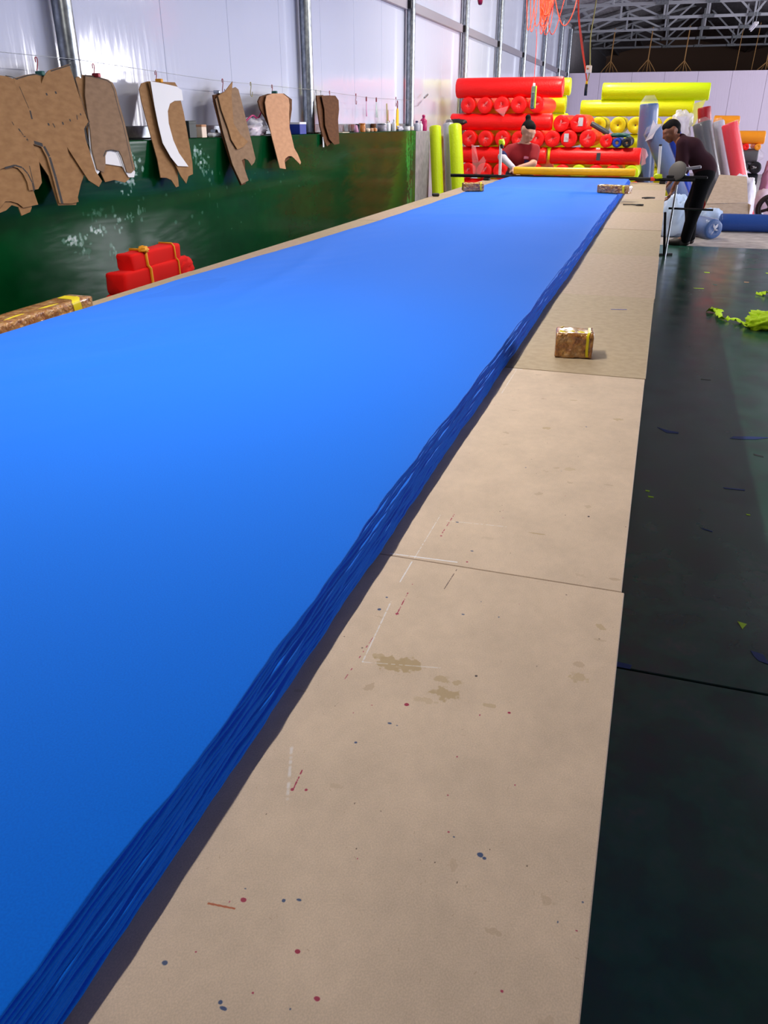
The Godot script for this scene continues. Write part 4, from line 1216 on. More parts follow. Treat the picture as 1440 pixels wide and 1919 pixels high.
	roll(Vector3(-2.66, 0.02, -11.7), Vector3(-2.905, 1.42, -12.15), 0.092, "lime", "right of two lime rolls leaning beside the red stack", "lime rolls leaning by the green wall", {"variant": 1, "core": 0.3})
	roll(Vector3(-2.86, 0.02, -12.05), Vector3(-3.05, 1.44, -12.35), 0.075, "pale_grey", "grey plastic wrapped roll between the two leaning lime rolls", "", {"bag": 132, "flare": 0.05})
	single("black_bag", lump_mesh(Vector3(0.30, 0.085, 0.16), 0.3, 0.14, 8, 20), M.black, "black cloth bag on top of the grey leaning roll", "bag", Vector3(-2.98, 1.42, -12.5))
	# on the floor
	roll(Vector3(0.735, 0.137, -12.4), Vector3(0.16, 0.137, -13.55), 0.13, "slate_blue", "blue roll on the floor with plastic twisted over its end", "", {"twist": 141, "bag": 140})
	roll(Vector3(0.86, 0.126, -13.42), Vector3(2.1, 0.126, -13.55), 0.124, "blue_cloth", "dark blue roll lying on the floor at the right edge", "", {"variant": 2})

# thin bent plastic flap in the x-y plane
func flap_mesh(pts: Array, sd: int) -> ArrayMesh:
	var ns := FastNoiseLite.new()
	ns.seed = sd
	ns.frequency = 6.0
	var poly := PackedVector2Array()
	for i in range(0, pts.size(), 2): poly.append(Vector2(pts[i], pts[i + 1]))
	var st := new_st()
	add_sheet(st, poly, 0.0015, func(u: float, v: float, d: float) -> Vector3: return Vector3(u, v, d + 0.05 * ns.get_noise_2d(u, v)))
	return fin(st)

# ---------------------------------------------------------------- cardboard patterns on the wire
# outlines of the cut cardboard: offset from the wire plane, then z, y of each corner (metres)
const CARDS := {
	"p1a": [0.056, -3.450, 1.661, -3.557, 1.673, -3.701, 1.674, -3.744, 1.672, -3.783, 1.661, -3.768, 1.529, -3.752, 1.413, -3.753, 1.291, -3.714, 1.183, -3.669, 1.155, -3.600, 1.153, -3.609, 1.190, -3.602, 1.230, -3.580, 1.258, -3.537, 1.270, -3.462, 1.261, -3.361, 1.209, -3.301, 1.166, -3.139, 1.173, -3.263, 1.419],
	"p1b": [0.047, -3.416, 1.642, -3.776, 1.656, -3.717, 1.389, -3.641, 1.150, -3.638, 1.083, -3.524, 1.078, -3.498, 1.100, -3.457, 1.113, -3.418, 1.116, -3.356, 1.085, -3.201, 1.092, -3.210, 1.309],
	"p1c": [0.038, -3.446, 1.622, -3.753, 1.632, -3.680, 1.340, -3.594, 1.072, -3.571, 1.053, -3.502, 1.042, -3.502, 1.082, -3.461, 1.095, -3.412, 1.075, -3.332, 1.063, -3.172, 1.082],
	"p2a": [0.028, -3.818, 1.666, -3.925, 1.687, -3.990, 1.695, -4.029, 1.689, -4.017, 1.649, -4.069, 1.693, -4.116, 1.716, -4.216, 1.736, -4.309, 1.756, -4.309, 1.685, -4.300, 1.543, -4.308, 1.467, -4.248, 1.432, -4.231, 1.380, -4.229, 1.303, -4.223, 1.211, -4.251, 1.159, -4.204, 1.130, -4.133, 1.168, -4.046, 1.344, -4.032, 1.250, -3.983, 1.068, -3.917, 1.065, -3.824, 1.073, -3.846, 1.206, -3.854, 1.300, -3.841, 1.349, -3.784, 1.363, -3.776, 1.383, -3.801, 1.529],
	"p2b": [0.016, -3.892, 1.661, -4.272, 1.728, -4.294, 1.530, -4.225, 1.375, -4.215, 1.270, -4.069, 1.153, -3.967, 1.053, -3.824, 1.062, -3.832, 1.207, -3.776, 1.325],
	"p3a": [0.008, -4.456, 1.711, -4.563, 1.707, -4.665, 1.694, -4.698, 1.678, -4.708, 1.642, -4.697, 1.569, -4.690, 1.467, -4.674, 1.373, -4.653, 1.268, -4.641, 1.203, -4.589, 1.184, -4.548, 1.189, -4.549, 1.272, -4.538, 1.308, -4.479, 1.318, -4.424, 1.314, -4.387, 1.286, -4.361, 1.239, -4.320, 1.200, -4.270, 1.220, -4.283, 1.324, -4.328, 1.423, -4.359, 1.525, -4.388, 1.605],
	"p3b": [0.001, -4.395, 1.545, -4.593, 1.576, -4.645, 1.432, -4.615, 1.255, -4.642, 1.187, -4.613, 1.158, -4.558, 1.161, -4.529, 1.223, -4.371, 1.244, -4.270, 1.194, -4.228, 1.208, -4.301, 1.379],
	"p3c": [-0.007, -4.373, 1.691, -4.432, 1.710, -4.562, 1.713, -4.711, 1.665, -4.583, 1.256, -4.577, 1.154, -4.514, 1.134, -4.417, 1.154, -4.324, 1.148, -4.291, 1.295, -4.341, 1.517],
	"p4w": [0.032, -5.088, 1.701, -5.199, 1.696, -5.394, 1.681, -5.444, 1.662, -5.424, 1.598, -5.309, 1.593, -5.241, 1.575, -5.186, 1.530, -5.152, 1.457, -5.146, 1.356, -5.168, 1.278, -5.237, 1.192, -5.105, 1.201, -5.053, 1.255, -5.008, 1.342, -5.022, 1.451, -5.047, 1.563],
	"p4b": [0.020, -5.076, 1.698, -5.223, 1.704, -5.400, 1.707, -5.418, 1.682, -5.399, 1.526, -5.378, 1.432, -5.318, 1.215, -5.280, 1.142, -5.213, 1.132, -5.158, 1.089, -5.119, 1.137, -5.081, 1.247, -5.028, 1.360, -5.057, 1.538],
	"p4c": [0.000, -4.976, 1.653, -5.021, 1.687, -5.103, 1.702, -5.258, 1.708, -5.281, 1.557, -5.186, 1.299, -5.087, 1.076, -5.050, 1.072, -5.020, 1.119, -4.971, 1.135, -4.904, 1.140, -4.932, 1.246, -4.944, 1.435, -4.959, 1.586],
	"p5a": [0.030, -5.942, 1.640, -6.059, 1.668, -6.235, 1.743, -6.189, 1.686, -6.154, 1.645, -6.064, 1.455, -6.127, 1.378, -6.220, 1.327, -6.115, 1.292, -6.008, 1.276, -5.957, 1.344, -5.957, 1.414, -5.932, 1.548],
	"p5b": [0.016, -6.011, 1.656, -6.287, 1.707, -6.325, 1.692, -6.320, 1.553, -6.313, 1.411, -6.296, 1.203, -6.260, 1.177, -6.196, 1.156, -6.161, 1.196, -6.115, 1.209, -6.055, 1.200, -6.077, 1.055, -5.948, 1.036, -5.917, 1.109, -5.892, 1.177, -5.887, 1.388, -5.911, 1.615],
	"p5c": [-0.004, -5.922, 1.643, -5.961, 1.648, -6.309, 1.690, -6.265, 1.459, -6.129, 1.197, -6.039, 1.034, -5.963, 1.027, -5.904, 1.176, -5.891, 1.388, -5.907, 1.601],
	"p6a": [0.030, -6.779, 1.660, -6.905, 1.679, -7.113, 1.685, -7.212, 1.650, -7.200, 1.600, -7.137, 1.524, -7.076, 1.420, -7.066, 1.256, -7.106, 1.212, -7.133, 1.142, -7.105, 1.126, -7.012, 1.177, -6.969, 1.197, -6.903, 1.200, -6.826, 1.184, -6.796, 1.164, -6.782, 1.104, -6.671, 1.116, -6.673, 1.335, -6.686, 1.521, -6.714, 1.608],
	"p6b": [0.000, -6.642, 1.615, -6.705, 1.651, -6.884, 1.677, -7.191, 1.687, -7.332, 1.644, -7.276, 1.563, -7.118, 1.415, -7.064, 1.204, -6.822, 1.146, -6.758, 1.305, -6.726, 1.426, -6.692, 1.498, -6.642, 1.556],
	"p7a": [0.030, -8.007, 1.690, -8.206, 1.697, -8.381, 1.699, -8.440, 1.658, -8.395, 1.576, -8.300, 1.484, -8.183, 1.270, -8.038, 1.263, -7.945, 1.312, -7.920, 1.433, -7.998, 1.571],
	"p7b": [0.000, -7.940, 1.689, -8.114, 1.698, -8.137, 1.573, -8.059, 1.386, -8.042, 1.282, -7.894, 1.252, -7.852, 1.328, -7.845, 1.433, -7.893, 1.588],
}

func card_point(off: float, z: float, y: float, d: float) -> Vector3:
	return Vector3(-3.28 + off + 0.25 * (1.74 - y) + d, y, z)

func card(key: String, m: Material, parent: Node3D, called := "sheet", thick := 0.005) -> MeshInstance3D:
	var a: Array = CARDS[key]
	var poly := PackedVector2Array()
	for i in range(1, a.size(), 2): poly.append(Vector2(a[i], a[i + 1]))
	var off: float = a[0]
	var base := parent.position
	var st := new_st()
	add_sheet(st, poly, thick, func(u: float, v: float, d: float) -> Vector3: return card_point(off, u, v, d) - base)
	return part(called, fin(st), m, parent)

# pen marks and drilled holes: small dark patches standing a hair proud of a sheet
func marks(off: float, spots: Array, parent: Node3D, m: Material, called := "pen_marks") -> void:
	var st := new_st()
	st.set_smooth_group(-1)
	for s in spots:
		var z: float = s[0]; var y: float = s[1]; var a: float = s[2]; var b: float = s[3]
		var lean: float = s[4] if s.size() > 4 else 0.0
		var q := []
		for e in [[-1, -1], [1, -1], [1, 1], [-1, 1]]:
			q.append(card_point(off, z + e[0] * a + e[1] * lean, y + e[1] * b, 0.0058) - parent.position)
		quad(st, q[0], q[1], q[2], q[3])
	var p := part(called, fin(st), m, parent)
	p.set_meta("kind", "stuff")

# dark inked outline along an edge of a sheet
func inked_edge(off: float, pts: Array, w: float, parent: Node3D) -> void:
	var st := new_st()
	st.set_smooth_group(-1)
	for i in range(0, pts.size() - 2, 2):
		var a := Vector2(pts[i], pts[i + 1])
		var b := Vector2(pts[i + 2], pts[i + 3])
		var n := (b - a).orthogonal().normalized() * w
		quad(st, card_point(off, a.x, a.y, 0.0055) - parent.position, card_point(off, b.x, b.y, 0.0055) - parent.position, card_point(off, b.x + n.x, b.y + n.y, 0.0055) - parent.position, card_point(off, a.x + n.x, a.y + n.y, 0.0055) - parent.position)
	part("inked_edge", fin(st), M.ink, parent)

func hook(parent: Node3D, z: float, y: float, m: Material) -> void:
	var pts := []
	for p in [[0.0, -0.012], [0.0, 0.008], [0.012, 0.012], [0.016, -0.004], [0.008, -0.03], [-0.004, -0.06], [0.002, -0.085], [0.018, -0.09], [0.03, -0.075], [0.03, -0.055]]:
		pts.append(Vector3(-3.28, y + p[1], z - p[0]) - parent.position)
	part("hook", tube_mesh(curve(pts, 3), 0.0028, 6), m, parent)

func clip(parent: Node3D, z: float, y: float, m: Material) -> void:
	part("binder_clip", box_mesh(Vector3(0.045, 0.022, 0.03), 0.004), m, parent, Vector3(-3.255, y, z) - parent.position)

func build_patterns() -> void:
	var g := "cardboard patterns hung on the wire"
	var t := thing("pattern_bundle", "brown cardboard garment patterns cut off by the photo's left edge", "pattern", Vector3(-3.2, 1.04, -3.6), 0.0, g)
	card("p1c", M.card, t); card("p1b", M.card, t); card("p1a", M.card, t)
	inked_edge(0.056, [-3.629, 1.150, -3.639, 1.187, -3.631, 1.228, -3.609, 1.256, -3.566, 1.268, -3.491, 1.259], -0.008, t)
	inked_edge(0.056, [-3.731, 1.676, -3.775, 1.673, -3.814, 1.663], -0.004, t)
	marks(0.056, [[-3.69, 1.43, 0.004, 0.007, 0.003], [-3.70, 1.415, 0.002, 0.009, 0.004], [-3.71, 1.40, 0.006, 0.002], [-3.72, 1.385, 0.008, 0.0016], [-3.722, 1.385, 0.0016, 0.008], [-3.66, 1.46, 0.002, 0.008, 0.003]], t, M.ink)
	marks(0.056, [[-3.655, 1.21, 0.002, 0.055, -0.012]], t, M.ink, "pen_line")
	hook(t, -3.5, 1.755, M.hook_red)
	clip(t, -3.5, 1.672, M.black)
	t = thing("pattern_bundle", "large two-legged brown cardboard pattern with drilled holes, before the column", "pattern", Vector3(-3.2, 1.06, -4.05), 0.0, g)
	card("p2b", M.card, t); card("p2a", M.card, t)
	inked_edge(0.028, [-3.796, 1.362, -3.854, 1.348, -3.867, 1.299, -3.858, 1.205, -3.836, 1.072], 0.018, t)
	inked_edge(0.028, [-3.830, 1.666, -3.937, 1.688, -4.003, 1.696, -4.041, 1.690], -0.005, t)
	inked_edge(0.028, [-4.129, 1.716, -4.229, 1.737, -4.323, 1.757], -0.005, t)
	inked_edge(0.028, [-4.323, 1.757, -4.323, 1.686, -4.314, 1.544, -4.321, 1.467, -4.261, 1.432, -4.245, 1.380, -4.236, 1.210], -0.004, t)
	marks(0.028, [[-4.03, 1.60, 0.006, 0.006], [-4.11, 1.61, 0.006, 0.006], [-3.96, 1.455, 0.006, 0.006], [-4.0, 1.45, 0.003, 0.01, 0.003], [-4.08, 1.46, 0.005, 0.007], [-4.15, 1.475, 0.005, 0.006], [-4.22, 1.49, 0.003, 0.012, -0.004], [-4.26, 1.505, 0.005, 0.005]], t, M.ink)
	marks(0.028, [[-3.845, 1.58, 0.0015, 0.05, 0.006], [-3.85, 1.50, 0.005, 0.02, -0.004]], t, M.ink, "pen_line")
	hook(t, -4.07, 1.765, M.hook_red)
	clip(t, -4.06, 1.70, M.teal)
	t = thing("pattern_bundle", "greyish cardboard pattern with black inked edge and white paper behind", "pattern", Vector3(-3.2, 1.14, -4.45), 0.0, g)
	card("p3c", M.card, t); card("p3b", M.paper, t); card("p3a", M.card_grey, t)
	inked_edge(-0.007, [-4.360, 1.690, -4.340, 1.60, -4.328, 1.517, -4.290, 1.35], -0.02, t)
	inked_edge(0.008, [-4.436, 1.709, -4.543, 1.706, -4.644, 1.693, -4.677, 1.678, -4.687, 1.641, -4.676, 1.569, -4.669, 1.467, -4.654, 1.373, -4.632, 1.269, -4.621, 1.204], -0.005, t)
	inked_edge(0.008, [-4.528, 1.190, -4.529, 1.273, -4.518, 1.309, -4.460, 1.319, -4.405, 1.315, -4.368, 1.287], 0.006, t)
	hook(t, -4.56, 1.76, M.hook_red)
	clip(t, -4.55, 1.712, M.hook_red)
	t = thing("pattern_bundle", "cardboard pattern with a curved white paper piece clipped in front", "pattern", Vector3(-3.2, 1.08, -5.15), 0.0, g)
	card("p4c", M.card, t); card("p4b", M.card, t); card("p4w", M.paper, t, "paper_sheet", 0.002)
	hook(t, -5.22, 1.755, M.hook_red)
	clip(t, -5.22, 1.71, M.strap)
	t = thing("pattern_bundle", "bundle of curling cardboard strips, left of the pink pattern", "pattern", Vector3(-3.2, 1.03, -6.1), 0.0, g)
	card("p5c", M.card_dark, t, "sheet", 0.012); card("p5b", M.card_grey, t); card("p5a", M.card, t)
	hook(t, -6.13, 1.745, M.hook_red)
	clip(t, -5.99, 1.665, M.steel)
	t = thing("pattern_bundle", "pinkish bottle-shaped cardboard pattern with forked foot", "pattern", Vector3(-3.2, 1.1, -6.9), 0.0, g)
	card("p6b", M.card_dark, t, "sheet", 0.012); card("p6a", M.card_pink, t)
	hook(t, -7.0, 1.735, M.hook_red)
	clip(t, -7.0, 1.69, M.teal)
	t = thing("pattern_bundle", "dark brown cardboard pattern hung last, right of the column", "pattern", Vector3(-3.2, 1.25, -8.1), 0.0, g)
	card("p7b", M.card_dark, t, "sheet", 0.012); card("p7a", M.card_dark, t)
	part("paper_tip", box_mesh(Vector3(0.006, 0.09, 0.03), 0.001), M.paper, t, Vector3(-3.17, 1.29, -7.86) - t.position)
	hook(t, -8.33, 1.728, M.hook_red)
	# wire tied from column to column
	var w := thing("wall_wire", "thin steel wire strung between the columns above the patterns", "wire", Vector3(-3.27, 1.75, -4.42))
	var pts := []
	for q in [[2.5, 1.765], [-1.0, 1.775], [-4.42, 1.785], [-6.0, 1.742], [-7.9, 1.735], [-9.6, 1.705], [-11.33, 1.715]]: pts.append(Vector3(-3.27, q[1], q[0]) - w.position)
	part("strand", tube_mesh(pts, 0.0016, 5), M.steel, w)
	for z: float in [-4.42, -7.9, -11.33]:
		var ring := []
		for k in 17: ring.append(Vector3(-3.325 + 0.058 * cos(TAU * k / 16), 1.735 if z < -5 else 1.785, z + 0.058 * sin(TAU * k / 16)) - w.position)
		part("tie", tube_mesh(ring, 0.0022, 5), M.steel, w)
	# empty hooks and small things on the wire
	var hl := ["empty wire hook left of the pink pattern", "left empty hook of the pair beside the dark brown pattern", "right empty hook of the pair beside the dark brown pattern", "empty red hook halfway along the wire's far end", "empty hook just left of the yellow tag"]
	var hz := [-6.6, -7.98, -8.1, -9.1, -10.55]
	for i in 5:
		var t2 := thing("wire_hook", hl[i], "hook", Vector3(-3.28, 1.65, hz[i]), 0.0, "hooks on the wire")
		hook(t2, hz[i], 1.725 if i else 1.74, M.cord_olive if i == 0 else (M.steel if i < 3 else M.hook_red))
	t = thing("hanging_tag", "yellow six-sided tag with red loop hanging by the last column", "tag", Vector3(-3.28, 1.4, -10.6))
	var pg := PackedVector2Array([Vector2(-0.02, 0.0), Vector2(0.03, 0.005), Vector2(0.055, 0.05), Vector2(0.05, 0.2), Vector2(0.02, 0.24), Vector2(-0.02, 0.22), Vector2(-0.045, 0.05)])
	var st := new_st()
	add_sheet(st, pg, 0.01, func(u: float, v: float, d: float) -> Vector3: return Vector3(d, v - 0.02, -u))
	part("tag_body", fin(st), M.gold, t)
	part("loop", tube_mesh(curve([Vector3(0.005, 0.2, -0.01), Vector3(0.005, 0.26, 0.01), Vector3(0.005, 0.3, -0.01), Vector3(0.005, 0.26, -0.03), Vector3(0.005, 0.2, -0.01)], 4), 0.004, 6), M.hook_red, t)
	for a in [["white tassel of threads hanging on the wire", -9.8, M.tassel, 0.04, 0.17], ["thin mauve thread bunch left of the white tassel", -9.45, M.bag_rose, 0.012, 0.16]]:
		t = thing("thread_tassel", a[0], "tassel", Vector3(-3.28, 1.48, a[1]), 0.0, "thread bunches on the wire")
		for k in 9:
			var sx: float = a[3] * (k - 4) / 4.0
			part("thread", tube_mesh([Vector3(0, 0.2, 0), Vector3(0, 0.12, sx * 0.4), Vector3(0.004 * (k % 3), 0.2 - a[4], sx)], 0.0035, 5), a[2], t)
		part("knot", tube_mesh([Vector3(0, 0.19, 0), Vector3(0, 0.235, 0)], 0.008, 6), M.hook_red, t)
	t = thing("tape_strip", "green and brown hanging strip left of the yellow tag", "strip", Vector3(-3.28, 1.39, -10.22))
	part("strip", bar_mesh(Vector3(0, 0, 0), Vector3(0, 0.27, 0.03), 0.035, 0.004), M.cord_olive, t)
	part("strip", bar_mesh(Vector3(0.006, 0.0, -0.02), Vector3(0.006, 0.2, -0.01), 0.02, 0.004), M.card_pink, t)
	t = thing("feather_dart", "small grey stick on a thin wire right of the last column", "stick", Vector3(-3.3, 1.66, -11.6))
	part("stick", tube_mesh([Vector3(0, 0.145, -0.52), Vector3(0, 0.1, -0.34)], 0.012, 6), M.galv, t)
	part("wire", tube_mesh([Vector3(0, 0.1, -0.34), Vector3(0, 0.0, -0.05), Vector3(-0.03, -0.02, 0.2)], 0.002, 5), M.steel, t)

# ---------------------------------------------------------------- things on the ledge
func bottle(called: String, label: String, cat: String, at: Vector3, h: float, r: float, m: Material, cap: Material, group := "small things on the ledge") -> void:
	var t := thing(called, label, cat, at, 0.0, group)
	part("body", lathe_mesh([0.0, 0.0, r * 0.94, 0.0, r, h * 0.04, r, h * 0.62, r * 0.8, h * 0.72, r * 0.38, h * 0.8, r * 0.38, h * 0.86, 0.0, h * 0.86], 14), m, t)
	part("cap", lathe_mesh([0.0, h * 0.84, r * 0.46, h * 0.84, r * 0.46, h * 0.97, r * 0.3, h, 0.0, h], 12), cap, t)

func tin(called: String, label: String, cat: String, at: Vector3, h: float, r: float, m: Material, lid: Material) -> void:
	var t := thing(called, label, cat, at, 0.0, "small things on the ledge")
	part("body", lathe_mesh([0.0, 0.0, r * 0.97, 0.0, r, h * 0.03, r, h * 0.85, 0.0, h * 0.85], 16), m, t)
	part("lid", lathe_mesh([0.0, h * 0.84, r * 1.04, h * 0.84, r * 1.04, h * 0.98, r * 0.98, h, 0.0, h], 16), lid, t)

func carton(label: String, at: Vector3, size: Vector3, m: Material, flap: Material) -> void:
	var t := thing("small_box", label, "box", at, 0.0, "small things on the ledge")
	part("body", box_mesh(size, 0.003), m, t, Vector3(0, size.y / 2, 0))
	part("lid", box_mesh(Vector3(size.x * 1.03, size.y * 0.2, size.z * 1.03), 0.003), flap, t, Vector3(0, size.y * 0.91, 0))

func build_ledge() -> void:
	var y := 1.3625
	carton("small dark green box on the ledge beside the white paper pattern", Vector3(-3.28, y, -5.55), Vector3(0.10, 0.11, 0.10), M.dark_green, M.dark_green)
	carton("small cream carton on the ledge right of the dark box", Vector3(-3.26, y, -5.70), Vector3(0.07, 0.085, 0.07), M.cream, M.card_pink)
	var t := thing("tape_dispenser", "low white tape dispenser lying on the ledge", "dispenser", Vector3(-3.26, y, -5.93), 0.0, "small things on the ledge")
	part("body", box_mesh(Vector3(0.06, 0.03, 0.17), 0.01), M.white, t, Vector3(0, 0.015, 0))
	part("spool", tube_mesh([Vector3(-0.02, 0.03, 0.02), Vector3(0.02, 0.03, 0.02)], 0.024, 12), M.steel, t)
	t = thing("plastic_bag_of_notions", "clear bag of odds and ends with pink ribbon on the ledge", "bag", Vector3(-3.29, y, -6.62), 0.0, "small things on the ledge")
	part("contents", lump_mesh(Vector3(0.12, 0.08, 0.3), 0.5, 0.2, 15, 20), M.bag_pink, t)
	part("plastic", lump_mesh(Vector3(0.15, 0.14, 0.38), 0.4, 0.16, 16, 22), M.film_white, t)
	part("ribbon", tube_mesh(curve([Vector3(0.02, 0.10, 0.18), Vector3(0.03, 0.15, 0.06), Vector3(0.02, 0.13, -0.06), Vector3(0.03, 0.2, -0.14)], 4), 0.007, 6), M.magenta, t)
	carton("blue carton with torn white top beside the second column", Vector3(-3.27, y, -7.50), Vector3(0.10, 0.10, 0.15), M.royal_box, M.white)
	single("paper_slip", box_mesh(Vector3(0.10, 0.006, 0.28), 0.001), M.cream, "flat paper slip on the ledge right of the dark pattern", "paper", Vector3(-3.27, y + 0.0032, -8.62), 0.1)
	single("thread_cone", lathe_mesh([0.0, 0.0, 0.028, 0.0, 0.012, 0.07, 0.0, 0.07], 12), M.bag_rose, "small pale mauve cone on the ledge, left of the orange jar", "cone", Vector3(-3.25, y, -9.02))
	single("dark_spool", lathe_mesh([0.0, 0.0, 0.028, 0.0, 0.022, 0.01, 0.022, 0.07, 0.028, 0.08, 0.0, 0.08], 12), M.black, "dark spool standing against the orange jar", "spool", Vector3(-3.28, y, -9.16))
	tin("jar", "orange jar on the ledge near the yellow tag", "jar", Vector3(-3.27, y, -9.27), 0.088, 0.036, M.orange_jar, M.orange_jar)
	rng.seed = 31
	for i in 5:
		single("thread_ball", lump_mesh(Vector3(0.05, 0.04, 0.06), 0.35, 0.2, 40 + i, 14), [M.cream, M.card_pink, M.white, M.orange_jar, M.cream][i], ["cream thread ball leftmost in the little heap on the ledge", "tan thread ball second in the little heap on the ledge", "white thread ball in the middle of the little heap", "orange thread ball fourth in the little heap", "cream thread ball rightmost in the little heap"][i], "thread ball", Vector3(-3.27 + 0.02 * (i % 2), y, -9.46 - 0.062 * i), 0.0, "thread balls on the ledge")
	tin("paint_tin", "grey metal tin on the ledge right of the thread balls", "tin", Vector3(-3.27, y, -9.98), 0.085, 0.055, M.rail, M.galv)
	single("dark_tin", lathe_mesh([0.0, 0.0, 0.03, 0.0, 0.03, 0.082, 0.0, 0.082], 12), M.card_dark, "slim brown tin behind the grey metal tin", "tin", Vector3(-3.33, y, -9.84))
	bottle("glue_bottle", "shorter white bottle right of the grey tin", "bottle", Vector3(-3.26, y, -10.18), 0.11, 0.022, M.white, M.white)
	bottle("glue_bottle", "middle white bottle of the three on the ledge", "bottle", Vector3(-3.28, y, -10.28), 0.115, 0.022, M.white, M.card_pink)
	bottle("glue_bottle", "tallest white bottle of the three, below the yellow tag", "bottle", Vector3(-3.26, y, -10.42), 0.13, 0.026, M.white, M.white)
	single("cloth_wad", lump_mesh(Vector3(0.08, 0.06, 0.2), 0.5, 0.2, 51, 18), M.pale_grey, "mauve grey cloth wad on the ledge below the yellow tag", "cloth", Vector3(-3.28, y, -10.68))
	tin("cup", "left white cup on the ledge before the last column", "cup", Vector3(-3.24, y, -10.93), 0.05, 0.035, M.white, M.white)
	tin("cup", "right white cup on the ledge beside the last column", "cup", Vector3(-3.24, y, -11.13), 0.05, 0.03, M.cream, M.white)
	bottle("spray_can", "violet and white can right of the last column", "can", Vector3(-3.27, 1.3505, -11.48), 0.125, 0.042, M.pale_grey, M.violet)
	bottle("glue_bottle", "slim white bottle between the violet can and magenta bottle", "bottle", Vector3(-3.26, 1.3505, -11.64), 0.12, 0.028, M.white, M.white)
	bottle("magenta_bottle", "tall magenta bottle at the end of the ledge", "bottle", Vector3(-3.27, 1.3505, -11.82), 0.20, 0.048, M.magenta, M.magenta)

# ---------------------------------------------------------------- bundle, scraps, cords
func build_bundle() -> void:
	var t := thing("cloth_bundle", "red folded cloth bundle tied with orange yellow straps beside the wall", "bundle", Vector3(-2.62, 0, -3.90), PI / 2)
	part("folded_stack", soft_block(Vector3(0.68, 0.66, 0.15), 3, 0.04, 0.2), M.bundle_red, t)
	part("folded_stack", soft_block(Vector3(0.64, 0.115, 0.12), 4, 0.16, 0.3), M.bundle_red, t, Vector3(0.0, 0.655, 0.0))
	part("folded_stack", soft_block(Vector3(0.48, 0.09, 0.10), 5, 0.16, 0.3), M.bundle_red, t, Vector3(0.02, 0.76, 0.0))
	part("folded_corner", lump_mesh(Vector3(0.22, 0.13, 0.12), 0.35, 0.14, 6, 18), M.bundle_red, t, Vector3(0.28, 0.65, 0.01))
	for x: float in [-0.09, 0.19]:
		var pts := [Vector3(x, 0.0, 0.082), Vector3(x, 0.63, 0.082), Vector3(x + 0.004, 0.68, 0.068), Vector3(x + 0.006, 0.76, 0.064), Vector3(x - 0.006, 0.78, 0.056), Vector3(x - 0.008, 0.84, 0.054), Vector3(x - 0.008, 0.856, 0.04), Vector3(x, 0.856, -0.045), Vector3(x, 0.77, -0.064), Vector3(x, 0.64, -0.08), Vector3(x, 0.0, -0.082)]
		part("strap", tube_mesh(pts, 0.0085 if x < 0 else 0.005, 6), M.strap, t)
	part("strap_knot", lump_mesh(Vector3(0.06, 0.035, 0.05), 0.4, 0.2, 7, 14), M.strap, t, Vector3(-0.1, 0.845, 0.04))

func ribbon_mesh(pts: Array, w: float, sd: int) -> ArrayMesh:
	var ns := FastNoiseLite.new()
	ns.seed = sd
	ns.frequency = 3.0
	var c := curve(pts, 6)
	var st := new_st()
	st.set_smooth_group(0)
	var prev := []
	for i in c.size():
		var d: Vector3 = (c[mini(i + 1, c.size() - 1)] - c[maxi(i - 1, 0)]).normalized()
		var roll_a := 1.4 * ns.get_noise_1d(i * 0.12)
		var side := d.cross(Vector3.UP).normalized().rotated(d, roll_a) * w * (1.0 + 0.5 * ns.get_noise_1d(i * 0.3 + 50))
		var p: Vector3 = c[i]
		p.y = maxf(p.y, absf(side.y) + 0.002)
		var row := [p - side, p + side, p + side + Vector3(0, 0.0015, 0), p - side + Vector3(0, 0.0015, 0)]
		if i:
			for k in 4: quad(st, prev[k], row[k], row[(k + 1) % 4], prev[(k + 1) % 4])
		prev = row
	return fin(st)

